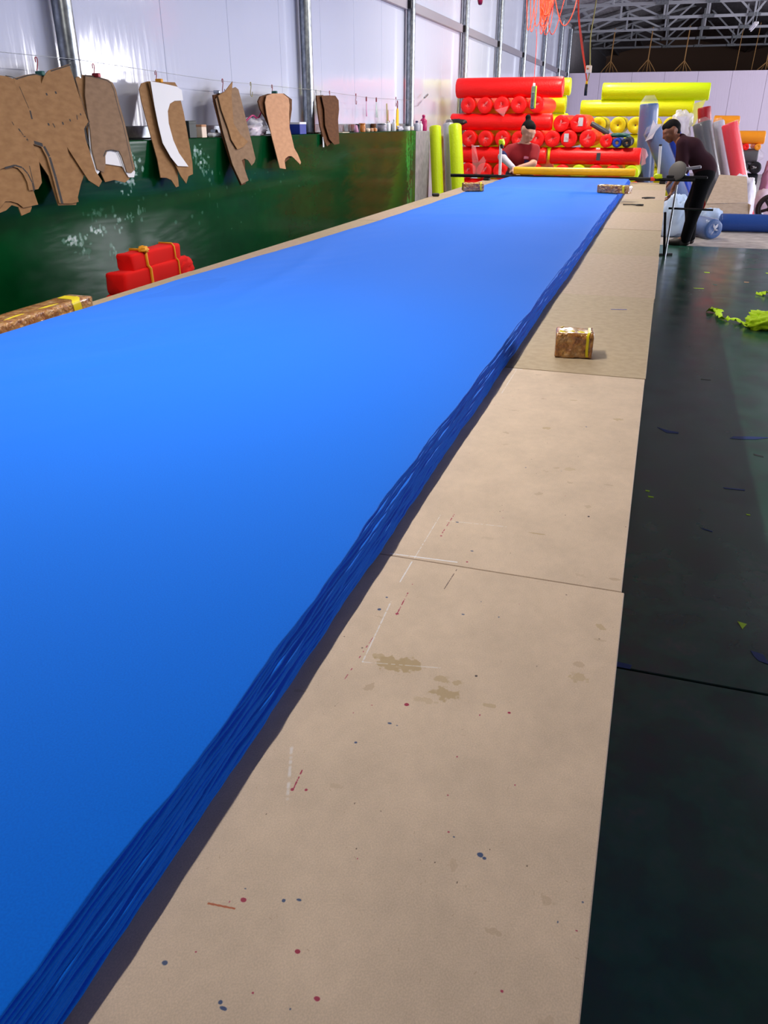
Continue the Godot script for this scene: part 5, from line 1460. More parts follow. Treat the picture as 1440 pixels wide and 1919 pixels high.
func build_floor_things() -> void:
	var t := thing("lime_offcut", "heap of lime green offcut with a long trailing strip on the floor", "offcut", Vector3(0.96, 0, -6.98))
	part("heap", lump_mesh(Vector3(0.34, 0.13, 0.28), 0.34, 0.13, 61, 34), M.lime_cloth, t)
	part("heap_fold", lump_mesh(Vector3(0.2, 0.1, 0.16), 0.36, 0.15, 62, 24), M.lime_cloth, t, Vector3(-0.1, 0, 0.1))
	part("trailing_strip", ribbon_mesh([Vector3(-0.1, 0.02, 0.08), Vector3(-0.18, 0.015, 0.03), Vector3(-0.26, 0.02, -0.12), Vector3(-0.36, 0.015, -0.15), Vector3(-0.375, 0.02, -0.34), Vector3(-0.37, 0.025, -0.46), Vector3(-0.46, 0.02, -0.42)], 0.03, 5), M.lime_cloth, t)
	single("lime_offcut", ribbon_mesh([Vector3(-0.1, 0.004, 0), Vector3(0.0, 0.03, -0.04), Vector3(0.12, 0.05, 0.02), Vector3(0.2, 0.02, 0)], 0.04, 9), M.lime_cloth, "small lime offcut at the right edge beyond the heap", "offcut", Vector3(1.08, 0, -8.35))
	var bl := "royal"
	var sc := [
		["blue leaf-shaped scrap on the floor at the right edge", 0.60, -4.26, [-0.10, 0.03, -0.08, -0.005, 0.0, -0.03, 0.11, -0.05, 0.03, 0.005, -0.05, 0.03], M.scrap_blue],
		["blue triangular scrap on the floor against the table edge", 0.20, -4.24, [-0.06, -0.05, 0.0, -0.015, 0.05, -0.005, 0.05, 0.02, -0.01, 0.025], M.scrap_blue],
		["thin blue sliver on the dark floor", 0.48, -3.56, [-0.045, -0.003, 0.045, -0.008, 0.045, 0.006, -0.04, 0.008], M.scrap_blue],
		["short black sliver on the floor at the far right", 0.62, -4.02, [-0.022, -0.02, 0.02, 0.0, 0.022, 0.018, -0.02, 0.0], M.black],
		["small dark sliver on the floor before the leaf-shaped scrap", 0.42, -5.3, [-0.03, -0.004, 0.03, -0.012, 0.03, 0.004, -0.03, 0.008], M.black],
		["lime triangular scrap on the dark floor nearest the camera", 0.435, -2.42, [-0.012, -0.02, 0.016, -0.012, 0.0, 0.024], M.lime_cloth],
		["blue smudged scrap on the floor near the joint, at the right", 0.47, -2.25, [-0.02, -0.03, 0.015, -0.02, 0.03, 0.03, 0.0, 0.02, -0.012, 0.0], M.scrap_blue],
		["blue scrap wedged at the table edge above the floor joint", 0.075, -2.08, [-0.02, -0.014, 0.03, -0.01, 0.026, 0.012, -0.02, 0.012], M.scrap_blue],
		["thin blue sliver on the floor above the lime triangle", 0.35, -3.10, [-0.02, -0.014, 0.022, 0.004, 0.022, 0.012, -0.016, -0.004], M.scrap_blue],
		["upper of two lime crumbs beside the table edge", 0.115, -3.42, [-0.008, -0.008, 0.01, -0.004, 0.006, 0.01, -0.008, 0.006], M.lime_cloth],
		["lower of two lime crumbs beside the table edge", 0.13, -3.36, [-0.012, -0.006, 0.012, -0.004, 0.012, 0.008, -0.008, 0.01], M.lime_cloth],
		["lime scrap on the far floor, nearest the bent man's feet", 0.57, -9.55, [-0.03, -0.02, 0.03, -0.01, 0.03, 0.03, -0.02, 0.03], M.lime_cloth],
		["lime scrap on the far floor at the right", 1.20, -9.7, [-0.03, -0.02, 0.04, -0.01, 0.03, 0.03, -0.02, 0.03], M.lime_cloth],
		["lime sliver on the floor left of the trailing strip", 0.46, -8.55, [-0.05, 0.0, 0.05, -0.012, 0.05, 0.02, -0.04, 0.02], M.lime_cloth],
		["tiny teal scrap in the middle of the far floor", 0.62, -8.8, [-0.02, -0.03, 0.02, 0.0, 0.02, 0.03, -0.01, 0.0], M.teal],
		["long dark smear of cloth on the far floor", 1.08, -9.95, [-0.12, 0.0, 0.0, -0.015, 0.1, 0.0, 0.0, 0.02], M.teal],
		["tiny orange scrap on the far floor at the right", 0.93, -9.05, [-0.02, -0.02, 0.03, -0.01, 0.02, 0.02, -0.02, 0.02], M.card_pink],
		["tiny lime fleck on the floor at the right edge of the joint", 0.52, -3.3, [-0.008, -0.006, 0.008, -0.004, 0.008, 0.006, -0.006, 0.006], M.lime_cloth]]
	for a in sc: single("fabric_scrap", flat_scrap(a[3]), a[4], a[0], "scrap", Vector3(a[1], 0.0006, a[2]), 0.0, "fabric scraps")
	# carton folded flat-sided before the leaning rolls
	t = thing("cardboard_box", "open tan cardboard carton on the floor behind the bent man", "box", Vector3(0.955, 0, -14.2))
	var st := new_st()
	var bx := PackedVector2Array([Vector2(-0.40, 0.0), Vector2(0.36, 0.0), Vector2(0.29, 0.36), Vector2(-0.30, 0.33)])
	add_sheet(st, bx, 0.012, func(u: float, v: float, d: float) -> Vector3: return Vector3(u, v, 0.32 - v * 0.25 + d))
	part("front_panel", fin(st), M.box_card, t)
	st = new_st()
	bx = PackedVector2Array([Vector2(-0.30, 0.335), Vector2(0.29, 0.365), Vector2(0.22, 0.72), Vector2(-0.17, 0.74)])
	add_sheet(st, bx, 0.012, func(u: float, v: float, d: float) -> Vector3: return Vector3(u, v, 0.245 - (v - 0.34) * 0.45 + d))
	part("top_flap", fin(st), M.box_card, t)
	part("side_panel", bar_mesh(Vector3(-0.38, 0.16, 0.3), Vector3(-0.36, 0.16, 0.0), 0.012, 0.32, 0.002), M.box_card, t)
	part("side_panel", bar_mesh(Vector3(0.33, 0.17, 0.28), Vector3(0.30, 0.17, 0.0), 0.012, 0.34, 0.002), M.box_card, t)
	single("white_sack", lump_mesh(Vector3(0.40, 0.80, 0.22), 0.16, 0.1, 71, 40), M.bag_white, "tall white plastic sack behind the tan carton", "sack", Vector3(1.17, 0, -14.3))
	single("white_sack", lump_mesh(Vector3(0.62, 0.5, 0.4), 0.2, 0.12, 72, 30), M.bag_pink, "slumped pinkish white sack beside the wheel", "sack", Vector3(1.70, 0, -15.35))
	single("pink_sack", lump_mesh(Vector3(0.36, 0.9, 0.32), 0.2, 0.12, 73, 28), M.bag_rose, "rose pink plastic sack at the right edge of the photo", "sack", Vector3(1.74, 0.02, -16.1))
	single("dark_tool_bag", lump_mesh(Vector3(0.16, 0.16, 0.14), 0.4, 0.2, 74, 18), M.black, "black bag with lime edge on the rose pink sack", "bag", Vector3(1.72, 0.84, -16.0))
	single("pale_blue_sack", lump_mesh(Vector3(0.42, 0.6, 0.3), 0.24, 0.14, 75, 28), M.bag_blue, "pale blue plastic sack on the floor behind the man's legs", "sack", Vector3(0.2, 0, -12.6))
	single("white_sheet", lump_mesh(Vector3(0.34, 0.32, 0.2), 0.2, 0.14, 76, 24), M.bag_blue, "pale blue plastic heap between the carton and the floor roll", "plastic", Vector3(0.74, 0, -13.72))
	single("grey_sack", lump_mesh(Vector3(0.2, 0.2, 0.2), 0.2, 0.14, 77, 18), M.pale_grey, "small mauve grey bundle right of the tall white sack", "bundle", Vector3(1.50, 0.0, -15.0))
	wheel()

func wheel() -> void:
	var t := thing("cart_wheel", "dark spoked cart wheel cut by the right edge of the photo", "wheel", Vector3(1.66, 0.225, -14.7))
	t.rotation = Vector3(PI / 2, 0, 0.25)
	var st := new_st()
	add_lathe(st, [0.165, -0.03, 0.205, -0.032, 0.222, -0.015, 0.224, 0.015, 0.205, 0.032, 0.165, 0.03, 0.165, -0.03], 30)
	part("tyre", fin(st), M.rubber, t)
	st = new_st()
	add_lathe(st, [0.145, -0.025, 0.166, -0.025, 0.166, 0.028, 0.145, 0.028, 0.145, -0.025], 30)
	part("rim", fin(st), M.dark_steel, t)
	part("hub", lathe_mesh([0.0, -0.04, 0.05, -0.04, 0.05, 0.04, 0.0, 0.045], 16), M.rubber, t)
	for k in 5:
		var a := TAU * k / 5 + 0.3
		part("spoke", bar_mesh(Vector3(cos(a) * 0.04, 0, sin(a) * 0.04), Vector3(cos(a) * 0.15, 0, sin(a) * 0.15), 0.045, 0.03, 0.006), M.dark_steel, t)
	part("axle", tube_mesh([Vector3(0, -0.05, 0), Vector3(0, -0.4, 0)], 0.02, 8), M.dark_steel, t)

func build_cords() -> void:
	# orange coil with the hanging socket strip
	var t := thing("cord_coil", "tangled coil of orange cord hanging above the cloth", "cord", Vector3(-1.36, 2.25, -9.0))
	var g := RandomNumberGenerator.new()
	g.seed = 12
	for k in 11:
		var xa := g.randf_range(-0.13, 0.05)
		var w := g.randf_range(0.05, 0.13)
		var bot := g.randf_range(-0.03, 0.14)
		var zz := g.randf_range(-0.05, 0.05)
		var c := [Vector3(xa, 0.75, zz), Vector3(xa - 0.01, 0.4, zz), Vector3(xa + 0.01, bot + 0.12, zz), Vector3(xa + w * 0.5, bot, zz + 0.02), Vector3(xa + w, bot + 0.1, zz), Vector3(xa + w + 0.01, 0.4, zz - 0.02), Vector3(xa + w, 0.75, zz)]
		part("loop", tube_mesh(curve(c, 5), 0.0042, 6), M.cord_orange, t)
	for k in 5:
		var x0 := 0.02 + 0.012 * k
		part("loop", tube_mesh(curve([Vector3(x0, 0.75, 0.01 * k), Vector3(x0 + 0.01, 0.4, 0.02), Vector3(x0 - 0.01, 0.1 + 0.02 * k, 0.0), Vector3(x0 + 0.03, 0.06 + 0.03 * k, 0.01), Vector3(x0 + 0.05, 0.3, 0), Vector3(x0 + 0.06, 0.75, 0)], 5), 0.0045, 6), M.cord_orange, t)
	part("hanger", tube_mesh([Vector3(0, 0.72, 0), Vector3(0, 2.3, 0)], 0.006, 6), M.steel, t)
	part("lead", tube_mesh(curve([Vector3(-0.02, 0.02, 0), Vector3(-0.005, -0.1, 0), Vector3(-0.004, -0.445, 0)], 4), 0.003, 6), M.cord_orange, t)
	t = thing("socket_strip", "grey and green socket strip hanging on the orange cord", "socket", Vector3(-1.36, 1.575, -9.0), 0.3)
	part("body", box_mesh(Vector3(0.046, 0.21, 0.03), 0.012), M.olive_grey, t, Vector3(0, 0.11, 0))
	part("side_strip", box_mesh(Vector3(0.012, 0.2, 0.034), 0.005), M.lime, t, Vector3(0.022, 0.11, 0))
	part("strain_relief", lathe_mesh([0.0, 0.2, 0.014, 0.2, 0.01, 0.235, 0.0, 0.235], 10), M.white, t)
	part("face_plate", box_mesh(Vector3(0.03, 0.13, 0.006), 0.003), M.galv, t, Vector3(-0.006, 0.09, 0.015))
	single("cord_loop", tube_mesh(curve([Vector3(-0.16, 0.75, 0), Vector3(-0.15, 0.35, 0), Vector3(-0.09, 0.1, 0), Vector3(-0.02, 0.0, 0), Vector3(0.05, 0.1, 0.01), Vector3(0.08, 0.3, 0), Vector3(0.09, 0.75, 0)], 6), 0.0048, 6), M.cord_orange, "single wide orange cord loop right of the tangled coil", "cord", Vector3(-1.09, 2.29, -9.0))
	single("cord_loop", tube_mesh(curve([Vector3(0.15, 0.7, 0), Vector3(0.08, 0.3, 0), Vector3(0.0, 0.0, 0), Vector3(-0.06, 0.12, 0.01), Vector3(-0.08, 0.7, 0)], 6), 0.004, 6), M.cord_orange, "narrow orange cord loop between the coil and the wide loop", "cord", Vector3(-1.22, 2.24, -9.1))
	# second drop: orange and olive cords to a black handle
	t = thing("hanging_lead", "orange and olive cords meeting at a black handle above the cloth", "cord", Vector3(-0.945, 1.72, -10.0))
	part("orange_cord", tube_mesh(curve([Vector3(-0.2, 1.5, 0), Vector3(-0.17, 0.86, 0), Vector3(-0.1, 0.5, 0), Vector3(-0.03, 0.25, 0), Vector3(0, 0.13, 0)], 5), 0.006, 6), M.cord_orange, t)
	part("orange_cord", tube_mesh(curve([Vector3(-0.18, 1.5, 0.01), Vector3(-0.16, 0.86, 0.01), Vector3(-0.085, 0.5, 0.01), Vector3(-0.015, 0.22, 0.01), Vector3(0.004, 0.13, 0)], 5), 0.005, 6), M.cord_orange, t)
	part("olive_cord", tube_mesh(curve([Vector3(0.03, 1.5, 0), Vector3(0.015, 0.88, 0), Vector3(-0.005, 0.55, 0), Vector3(0.02, 0.25, 0), Vector3(0.006, 0.13, 0)], 5), 0.007, 6), M.cord_olive, t)
	part("switch_box", box_mesh(Vector3(0.06, 0.075, 0.04), 0.006), M.cream, t, Vector3(0.01, 0.25, 0.02))
	part("switch_button", lathe_mesh([0.0, 0.0, 0.012, 0.0, 0.01, 0.012, 0.0, 0.012], 10), M.orange_jar, t, Vector3(0.0, 0.25, 0.04))
	part("handle", lathe_mesh([0.0, 0.0, 0.016, 0.0, 0.018, 0.06, 0.014, 0.11, 0.0, 0.115], 12), M.black, t)
	part("ferrule", lathe_mesh([0.0, 0.11, 0.013, 0.11, 0.011, 0.14, 0.0, 0.14], 10), M.gold, t)
	t = thing("pull_handle", "dark magenta pull handle at the top edge of the photo", "handle", Vector3(-1.51, 2.26, -7.0))
	part("grip", lathe_mesh([0.0, 0.0, 0.014, 0.004, 0.022, 0.03, 0.03, 0.14, 0.02, 0.16, 0.0, 0.16], 12), M.magenta_dark, t)
	part("cord", tube_mesh([Vector3(0, 0.16, 0), Vector3(0, 1.5, 0)], 0.004, 6), M.black, t)

# ---------------------------------------------------------------- people
# hand from wrist w towards d, palm normal n, thumb side s
func hand_bones(w: Vector3, d: Vector3, n: Vector3, s: Vector3, curl: float) -> Array:
	var out := []
	var add := func(a: Vector3, ra: float, b: Vector3, rb: float) -> void: out.append([a.x, a.y, a.z, ra, b.x, b.y, b.z, rb])
	for k in 3:
		var o := s * (0.022 - 0.022 * k)
		add.call(w + o * 0.6, 0.017, w + d * 0.085 + o, 0.014)
	for k in 4:
		var o := s * (0.030 - 0.020 * k)
		var l: float = [0.068, 0.078, 0.072, 0.055][k]
		var p := w + d * 0.085 + o
		var a := curl * (0.6 + 0.1 * k)
		var d1 := (d * cos(a) + n * sin(a)).normalized()
		var d2 := (d * cos(a * 2.1) + n * sin(a * 2.1)).normalized()
		add.call(p, 0.0095, p + d1 * l * 0.5, 0.0088)
		add.call(p + d1 * l * 0.5, 0.0088, p + d1 * l * 0.5 + d2 * l * 0.5, 0.0075)
	var tb := w + d * 0.03 + s * 0.026
	var td := (d * 0.7 + s * 0.7 + n * 0.3).normalized()
	add.call(tb, 0.013, tb + td * 0.035, 0.0105)
	add.call(tb + td * 0.035, 0.0105, tb + td * 0.03 + (d * 0.9 + n * 0.4).normalized() * 0.04, 0.0085)
	return out

# head: c = centre, f = facing, u = up
func head_bones(c: Vector3, f: Vector3, u: Vector3) -> Array:
	var s := f.cross(u).normalized()
	var out := []
	var add := func(a: Vector3, ra: float, b: Vector3, rb: float) -> void: out.append([a.x, a.y, a.z, ra, b.x, b.y, b.z, rb])
	add.call(c + u * 0.035 - f * 0.022 - s * 0.01, 0.082, c + u * 0.035 - f * 0.022 + s * 0.01, 0.082)   # skull
	add.call(c + u * 0.035 + f * 0.028, 0.064, c + u * 0.0 + f * 0.030, 0.060)                            # brow and cheeks
	add.call(c - u * 0.03 + f * 0.025, 0.055, c - u * 0.078 + f * 0.045, 0.034)                           # jaw
	add.call(c + u * 0.015 + f * 0.088, 0.008, c - u * 0.022 + f * 0.106, 0.0125)                         # nose
	add.call(c - u * 0.050 + f * 0.084 - s * 0.018, 0.008, c - u * 0.050 + f * 0.084 + s * 0.018, 0.008)  # lips
	add.call(c - u * 0.060 + f * 0.080 - s * 0.014, 0.009, c - u * 0.060 + f * 0.080 + s * 0.014, 0.009)
	for e: float in [-1.0, 1.0]:
		add.call(c + u * 0.032 + f * 0.080 + s * e * 0.018, 0.010, c + u * 0.030 + f * 0.070 + s * e * 0.048, 0.010)   # brow ridge
		add.call(c - u * 0.012 + f * 0.070 + s * e * 0.036, 0.018, c - u * 0.02 + f * 0.055 + s * e * 0.045, 0.018)    # cheekbone
		add.call(c + u * 0.018 - f * 0.018 + s * e * 0.080, 0.014, c - u * 0.018 - f * 0.012 + s * e * 0.076, 0.010)   # ear
	return out

func face_parts(parent: Node3D, c: Vector3, f: Vector3, u: Vector3) -> void:
	var s := f.cross(u).normalized()
	for e: float in [-1.0, 1.0]:
		part("eye", tube_mesh([c + u * 0.010 + f * 0.079 + s * e * 0.020, c + u * 0.010 + f * 0.074 + s * e * 0.042], 0.0065, 8), M.hair, parent)
		part("eyebrow", tube_mesh([c + u * 0.037 + f * 0.090 + s * e * 0.014, c + u * 0.040 + f * 0.084 + s * e * 0.034, c + u * 0.034 + f * 0.072 + s * e * 0.052], 0.005, 6), M.hair, parent)
	part("mouth", tube_mesh([c - u * 0.054 + f * 0.090 - s * 0.020, c - u * 0.053 + f * 0.0945, c - u * 0.054 + f * 0.090 + s * 0.020], 0.0028, 6), M.lips, parent)

func bone(a: Vector3, ra: float, b: Vector3, rb: float) -> Array:
	return [a.x, a.y, a.z, ra, b.x, b.y, b.z, rb]

func build_man() -> void:
	var at := Vector3(0.40, 0, -11.78)
	var t := thing("person", "person in dark maroon shirt and black trousers bending at the table corner", "person", at)
	var V := func(x: float, y: float, z: float) -> Vector3: return Vector3(x, y, z) - at
	var zc := -11.78
	var hip: Vector3 = V.call(0.475, 0.89, zc)
	var waist: Vector3 = V.call(0.44, 0.99, zc)
	var chest: Vector3 = V.call(0.27, 1.155, zc)
	var neck: Vector3 = V.call(0.115, 1.255, zc)
	var hc: Vector3 = V.call(0.0, 1.345, zc + 0.01)
	var f := Vector3(-0.88, -0.42, 0.12).normalized()
	var u := Vector3(-0.40, 0.90, 0.0)
	u = (u - f * u.dot(f)).normalized()
	var skin := []
	var Z := Vector3(0, 0, 1)
	skin.append(bone(hip - Z * 0.07, 0.105, hip + Z * 0.07, 0.105))
	skin.append(bone(hip, 0.11, waist, 0.105))
	for s: float in [-1.0, 1.0]:
		skin.append(bone(waist + Z * s * 0.05, 0.095, chest + Z * s * 0.075, 0.11))
		skin.append(bone(chest + Z * s * 0.075, 0.105, neck + Z * s * 0.09 + Vector3(0.03, -0.03, 0), 0.075))
	skin.append(bone(neck, 0.06, hc - f * 0.02 - u * 0.04, 0.052))
	var joints := {}
	for s: float in [-1.0, 1.0]:
		var sh: Vector3 = neck + Z * s * 0.175 + Vector3(0.035, -0.045, 0)
		var el: Vector3 = V.call(0.185 + 0.02 * s, 0.915, zc + s * 0.215)
		var wr: Vector3 = V.call(0.115, 0.675, zc + s * 0.15) if s > 0 else V.call(0.06, 0.74, zc - 0.12)
		joints[s] = [sh, el, wr]
		skin.append(bone(sh, 0.05, el, 0.040))
		skin.append(bone(el, 0.040, wr, 0.027))
		var h := hip + Z * s * 0.085 + Vector3(0, -0.03, 0)
		var kn: Vector3 = V.call(0.405 + 0.02 * s, 0.475, zc + s * 0.10)
		var an: Vector3 = V.call(0.385 - 0.03 * s, 0.085, zc + s * 0.105)
		skin.append(bone(h, 0.09, kn, 0.06))
		skin.append(bone(kn, 0.058, an, 0.04))
		skin.append(bone(an, 0.04, an + Vector3(-0.12, -0.045, 0), 0.03))
		joints[s * 2] = [h, kn, an]
	var st := new_st()
	add_sdf(st, skin, 0.015, 60.0)
	add_sdf(st, head_bones(hc, f, u) + [bone(neck, 0.055, hc - f * 0.02 - u * 0.05, 0.05)], 0.006, 110.0)
	for s: float in [-1.0, 1.0]:
		var d: Vector3 = (joints[s][2] - joints[s][1]).normalized()
		var n := Vector3(-1, 0, 0)
		n = (n - d * n.dot(d)).normalized()
		add_sdf(st, hand_bones(joints[s][2], d, n, n.cross(d) * s, 0.5), 0.0045, 260.0)
	part("body", fin(st), M.skin_dark, t)
	face_parts(t, hc, f, u)
	# shirt
	var sb := []
	sb.append(bone(hip - Z * 0.06 + Vector3(0.0, 0.03, 0), 0.125, hip + Z * 0.06 + Vector3(0.0, 0.03, 0), 0.125))
	sb.append(bone(hip + Vector3(0, 0.03, 0), 0.128, waist, 0.125))
	for s: float in [-1.0, 1.0]:
		sb.append(bone(waist + Z * s * 0.055 + Vector3(-0.01, -0.02, 0), 0.115, chest + Z * s * 0.08, 0.126))
		sb.append(bone(chest + Z * s * 0.08, 0.122, neck + Z * s * 0.085 + Vector3(0.045, -0.035, 0), 0.085))
		sb.append(bone(joints[s][0], 0.068, joints[s][1], 0.060))
		sb.append(bone(joints[s][1], 0.060, (joints[s][1] as Vector3).lerp(joints[s][2], 0.22), 0.054))
	sb.append(bone(neck + Vector3(0.04, -0.02, 0), 0.07, neck + Vector3(0.012, 0.012, 0), 0.064))
	part("shirt", sdf_mesh(sb, 0.013, 55.0), M.shirt_brown, t)
	# trousers
	var tb := [bone(hip - Z * 0.075 + Vector3(0, -0.03, 0), 0.118, hip + Z * 0.075 + Vector3(0, -0.03, 0), 0.118)]
	for s: float in [-1.0, 1.0]:
		var j: Array = joints[s * 2]
		tb.append(bone(j[0], 0.108, j[1], 0.083))
		tb.append(bone(j[1], 0.083, j[2] + Vector3(0.01, 0.0, 0), 0.068))
	part("trousers", sdf_mesh(tb, 0.013, 55.0), M.trousers, t)
	for s: float in [-1.0, 1.0]:
		var a: Vector3 = joints[s * 2][2]
		part("shoe", sdf_mesh([bone(a + Vector3(0.03, -0.045, 0), 0.042, a + Vector3(-0.06, -0.045, 0), 0.042), bone(a + Vector3(-0.06, -0.045, 0.01), 0.042, a + Vector3(-0.175, -0.052, 0.0), 0.033), bone(a + Vector3(-0.06, -0.05, -0.01), 0.038, a + Vector3(-0.15, -0.052, -0.01), 0.034)], 0.009, 90.0), M.shoe, t)
	part("hair", sdf_mesh([bone(hc + u * 0.055 - f * 0.035, 0.086, hc + u * 0.05 - f * 0.02, 0.088), bone(hc + u * 0.075 + f * 0.0, 0.072, hc + u * 0.085 + f * 0.045, 0.045), bone(hc + u * 0.02 - f * 0.055, 0.07, hc - u * 0.025 - f * 0.062, 0.045)], 0.008, 90.0), M.hair, t)

func build_woman() -> void:
	var at := Vector3(-1.86, 0, -11.72)
	var t := thing("person", "person in dark red t-shirt with tied-up black hair behind the cloth", "person", at)
	var V := func(x: float, y: float, z: float) -> Vector3: return Vector3(x, y, z) - at
	var zc := -11.72
	var hip: Vector3 = V.call(-1.90, 0.80, zc - 0.10)
	var waist: Vector3 = V.call(-1.89, 0.90, zc - 0.06)
	var chest: Vector3 = V.call(-1.875, 1.06, zc)
	var neck: Vector3 = V.call(-1.85, 1.185, zc + 0.03)
	var hc: Vector3 = V.call(-1.795, 1.335, zc + 0.07)
	var f := Vector3(0.72, -0.38, 0.58).normalized()
	var u := Vector3(0.30, 0.94, 0.12)
	u = (u - f * u.dot(f)).normalized()
	var S := Vector3(0.93, 0, -0.30).normalized()   # towards her left shoulder
	var skin := [bone(hip - S * 0.07, 0.10, hip + S * 0.07, 0.10), bone(hip, 0.10, waist, 0.09)]
	var shirt := [bone(hip - S * 0.06 + Vector3(0, 0.04, 0), 0.112, hip + S * 0.06 + Vector3(0, 0.04, 0), 0.112), bone(hip + Vector3(0, 0.04, 0), 0.112, waist, 0.108)]
	var legs := [bone(hip - S * 0.07, 0.11, hip + S * 0.07, 0.11)]
	for s: float in [-1.0, 1.0]:
		skin.append(bone(waist + S * s * 0.045, 0.085, chest + S * s * 0.065, 0.095))
		skin.append(bone(chest + S * s * 0.065, 0.09, neck + S * s * 0.08 + Vector3(0, -0.03, 0), 0.06))
		shirt.append(bone(waist + S * s * 0.05, 0.1, chest + S * s * 0.075, 0.112))
		shirt.append(bone(chest + S * s * 0.075, 0.108, neck + S * s * 0.09 + Vector3(0, -0.035, 0), 0.062))
		var h := hip + S * s * 0.08
		var k := h + Vector3(0.0, -0.36, 0.03)
		var a := k + Vector3(0.0, -0.36, -0.03)
		skin.append(bone(h, 0.085, k, 0.055))
		skin.append(bone(k, 0.055, a, 0.04))
		skin.append(bone(a, 0.04, a + Vector3(0.04, -0.04, 0.1), 0.03))
		legs.append(bone(h, 0.1, k, 0.075))
		legs.append(bone(k, 0.075, a, 0.06))
	skin.append(bone(neck - Vector3(0, 0.02, 0), 0.052, hc - u * 0.05 - f * 0.02, 0.046))
	var arms := {-1.0: [neck - S * 0.175 + Vector3(0, -0.05, 0), V.call(-2.105, 1.045, zc + 0.16), V.call(-1.905, 0.915, zc + 0.36)], 1.0: [neck + S * 0.165 + Vector3(0, -0.05, 0), V.call(-1.69, 0.965, zc + 0.10), V.call(-1.855, 0.925, zc + 0.28)]}
	for s: float in arms:
		var j: Array = arms[s]
		skin.append(bone(j[0], 0.045, j[1], 0.036))
		skin.append(bone(j[1], 0.037, j[2], 0.025))
		shirt.append(bone(j[0], 0.060, (j[0] as Vector3).lerp(j[1], 0.85 if s < 0 else 0.7), 0.056))
	shirt.append(bone(neck + Vector3(0, -0.05, 0), 0.075, neck + Vector3(0, -0.025, 0), 0.07))
	var st := new_st()
	add_sdf(st, skin, 0.015, 60.0)
	add_sdf(st, head_bones(hc, f, u) + [bone(neck, 0.048, hc - f * 0.02 - u * 0.05, 0.044)], 0.006, 110.0)
	for s: float in arms:
		var j: Array = arms[s]
		var d: Vector3 = (j[2] - j[1]).normalized()
		var n := Vector3(0, -1, 0)
		n = (n - d * n.dot(d)).normalized()
		add_sdf(st, hand_bones(j[2], d, n, n.cross(d) * -s, 0.5), 0.0045, 260.0)
	part("body", fin(st), M.skin, t)
	face_parts(t, hc, f, u)
	part("shirt", sdf_mesh(shirt, 0.012, 60.0), M.shirt_red, t)
	part("trousers", sdf_mesh(legs, 0.014, 55.0), M.jeans, t)
	for s: float in [-1.0, 1.0]:
		var a := hip + S * s * 0.08 + Vector3(0, -0.72, 0)
		part("shoe", sdf_mesh([bone(a + Vector3(0, -0.035, -0.02), 0.043, a + Vector3(0.03, -0.04, 0.12), 0.036)], 0.01, 90.0), M.shoe, t)
	part("arm_guard", sdf_mesh([bone((arms[-1.0][0] as Vector3).lerp(arms[-1.0][1], 0.92), 0.045, arms[-1.0][1], 0.047), bone(arms[-1.0][1], 0.048, (arms[-1.0][1] as Vector3).lerp(arms[-1.0][2], 0.92), 0.036)], 0.009, 80.0), M.sleeve_white, t)
	part("cuff", sdf_mesh([bone((arms[-1.0][0] as Vector3).lerp(arms[-1.0][1], 0.78), 0.060, (arms[-1.0][0] as Vector3).lerp(arms[-1.0][1], 0.9), 0.060)], 0.009, 90.0), M.navy_plain, t)
	# print on the chest
	var fr := S.cross(Vector3.UP) * -1.0
	if fr.z < 0: fr = -fr
	for a in [[0.075, 1.035, 0.115, 0.035, M.print_pink], [0.07, 0.985, 0.075, 0.05, M.navy_plain]]:
		var p := part("shirt_print", box_mesh(Vector3(a[2], a[3], 0.03), 0.006), a[4], t, Vector3(0, a[1], 0) + Vector3(chest.x, 0, chest.z) + S * a[0] + fr * (0.108 if a[1] > 1.0 else 0.101))
		p.basis = Basis(S, Vector3.UP, S.cross(Vector3.UP))
	part("hair", sdf_mesh([bone(hc + u * 0.055 - f * 0.035, 0.084, hc + u * 0.05 - f * 0.01, 0.084), bone(hc + u * 0.08 + f * 0.0, 0.066, hc + u * 0.085 + f * 0.03, 0.046), bone(hc + u * 0.0 - f * 0.06, 0.062, hc - u * 0.02 - f * 0.062, 0.045), bone(hc + u * 0.12 - f * 0.07, 0.03, hc + u * 0.155 - f * 0.10, 0.036)], 0.008, 90.0), M.hair, t)

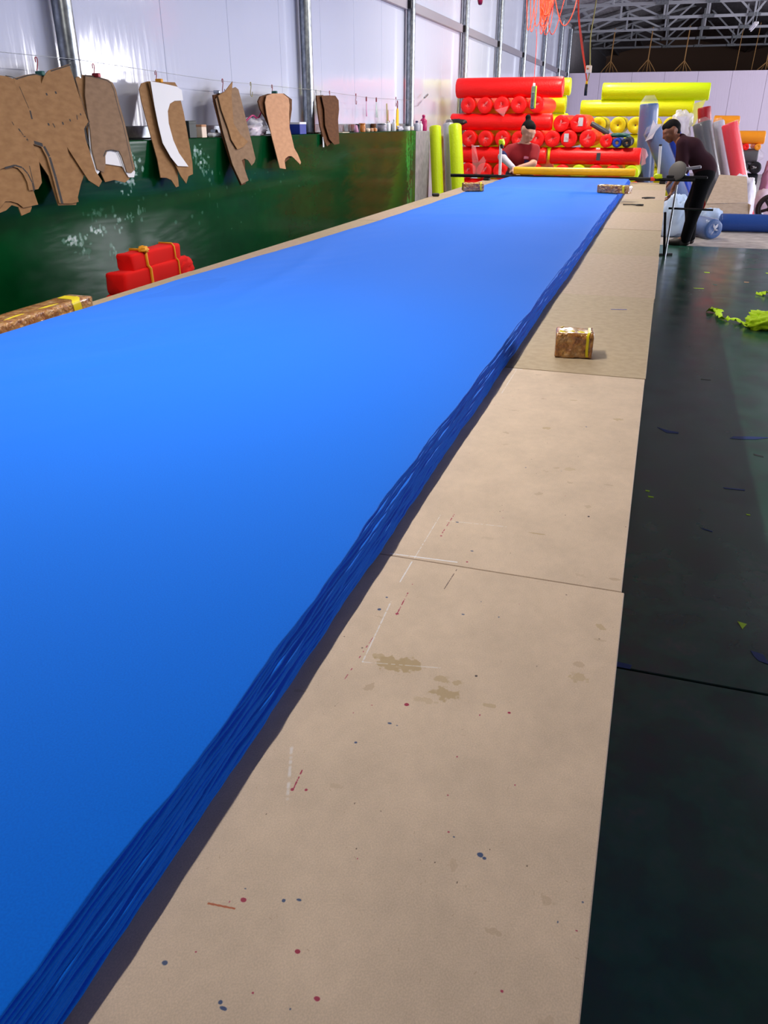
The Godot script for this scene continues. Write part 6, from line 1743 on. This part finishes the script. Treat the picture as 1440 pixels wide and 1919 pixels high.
func more_materials() -> void:
	M.tube_lit = mat(Color.WHITE, 0.5)
	M.tube_lit.emission_enabled = true
	M.tube_lit.emission = Color(0.97, 0.98, 1.0)
	M.tube_lit.emission_energy_multiplier = 2.0
	var m := tri(mat(Color.WHITE, 0.62, 0, 0.4), Vector3.ONE * 1.7)
	m.albedo_texture = noise_tex(4, 0.03, [[0.0, c8(168, 148, 122)], [0.5, c8(177, 157, 130)], [1.0, c8(185, 166, 140)]], 512, 5)
	M.board_b = m
	M.paper_print = tri(mat(Color.WHITE, 0.7), Vector3.ONE * 12.0)
	M.paper_print.albedo_texture = noise_tex(8, 0.15, [[0.0, c8(150, 150, 165)], [0.5, c8(214, 212, 220)], [1.0, c8(232, 230, 236)]], 128, 2)
	M.teal = mat(c8(28, 92, 84), 0.6)
	M.film_yellow = film(Color(0.93, 0.95, 0.4), 0.6, 0.32)
	M.film_pink_thin = film(Color(1.0, 0.75, 0.86), 0.14, 0.12)
	M.tassel = mat(c8(190, 206, 200), 0.8)
	M.dark_green = mat(c8(24, 38, 34), 0.5)
	M.cream = mat(c8(236, 216, 196), 0.6)
	M.magenta = mat(c8(176, 16, 96), 0.4)
	M.magenta_dark = mat(c8(120, 6, 50), 0.4)
	M.royal_box = mat(c8(12, 48, 150), 0.5)
	M.orange_jar = mat(c8(190, 112, 40), 0.4)
	M.violet = mat(c8(48, 34, 96), 0.4)
	M.lime_cloth = mat(c8(190, 232, 10), 0.8)
	M.scrap_blue = mat(c8(18, 50, 120), 0.85)
	M.bag_blue = mat(c8(186, 208, 240), 0.35)
	M.olive_grey = mat(c8(112, 116, 96), 0.5)
	M.plate_grey = mat(c8(92, 88, 86), 0.6, 0.3)
	M.lips = mat(c8(120, 54, 50), 0.5)
	M.sleeve_white = mat(c8(206, 200, 214), 0.8)
	M.navy_plain = mat(c8(24, 26, 92), 0.8)
	M.print_pink = mat(c8(214, 120, 150), 0.8)

func _ready() -> void:
	set_stage()
	make_materials()
	more_materials()
	build_hall()
	build_table()
	build_cloth()
	build_on_table()
	build_patterns()
	build_rolls()
	build_spreader()
	build_ledge()
	build_bundle()
	build_man()
	build_woman()
	build_floor_things()
	build_cords()
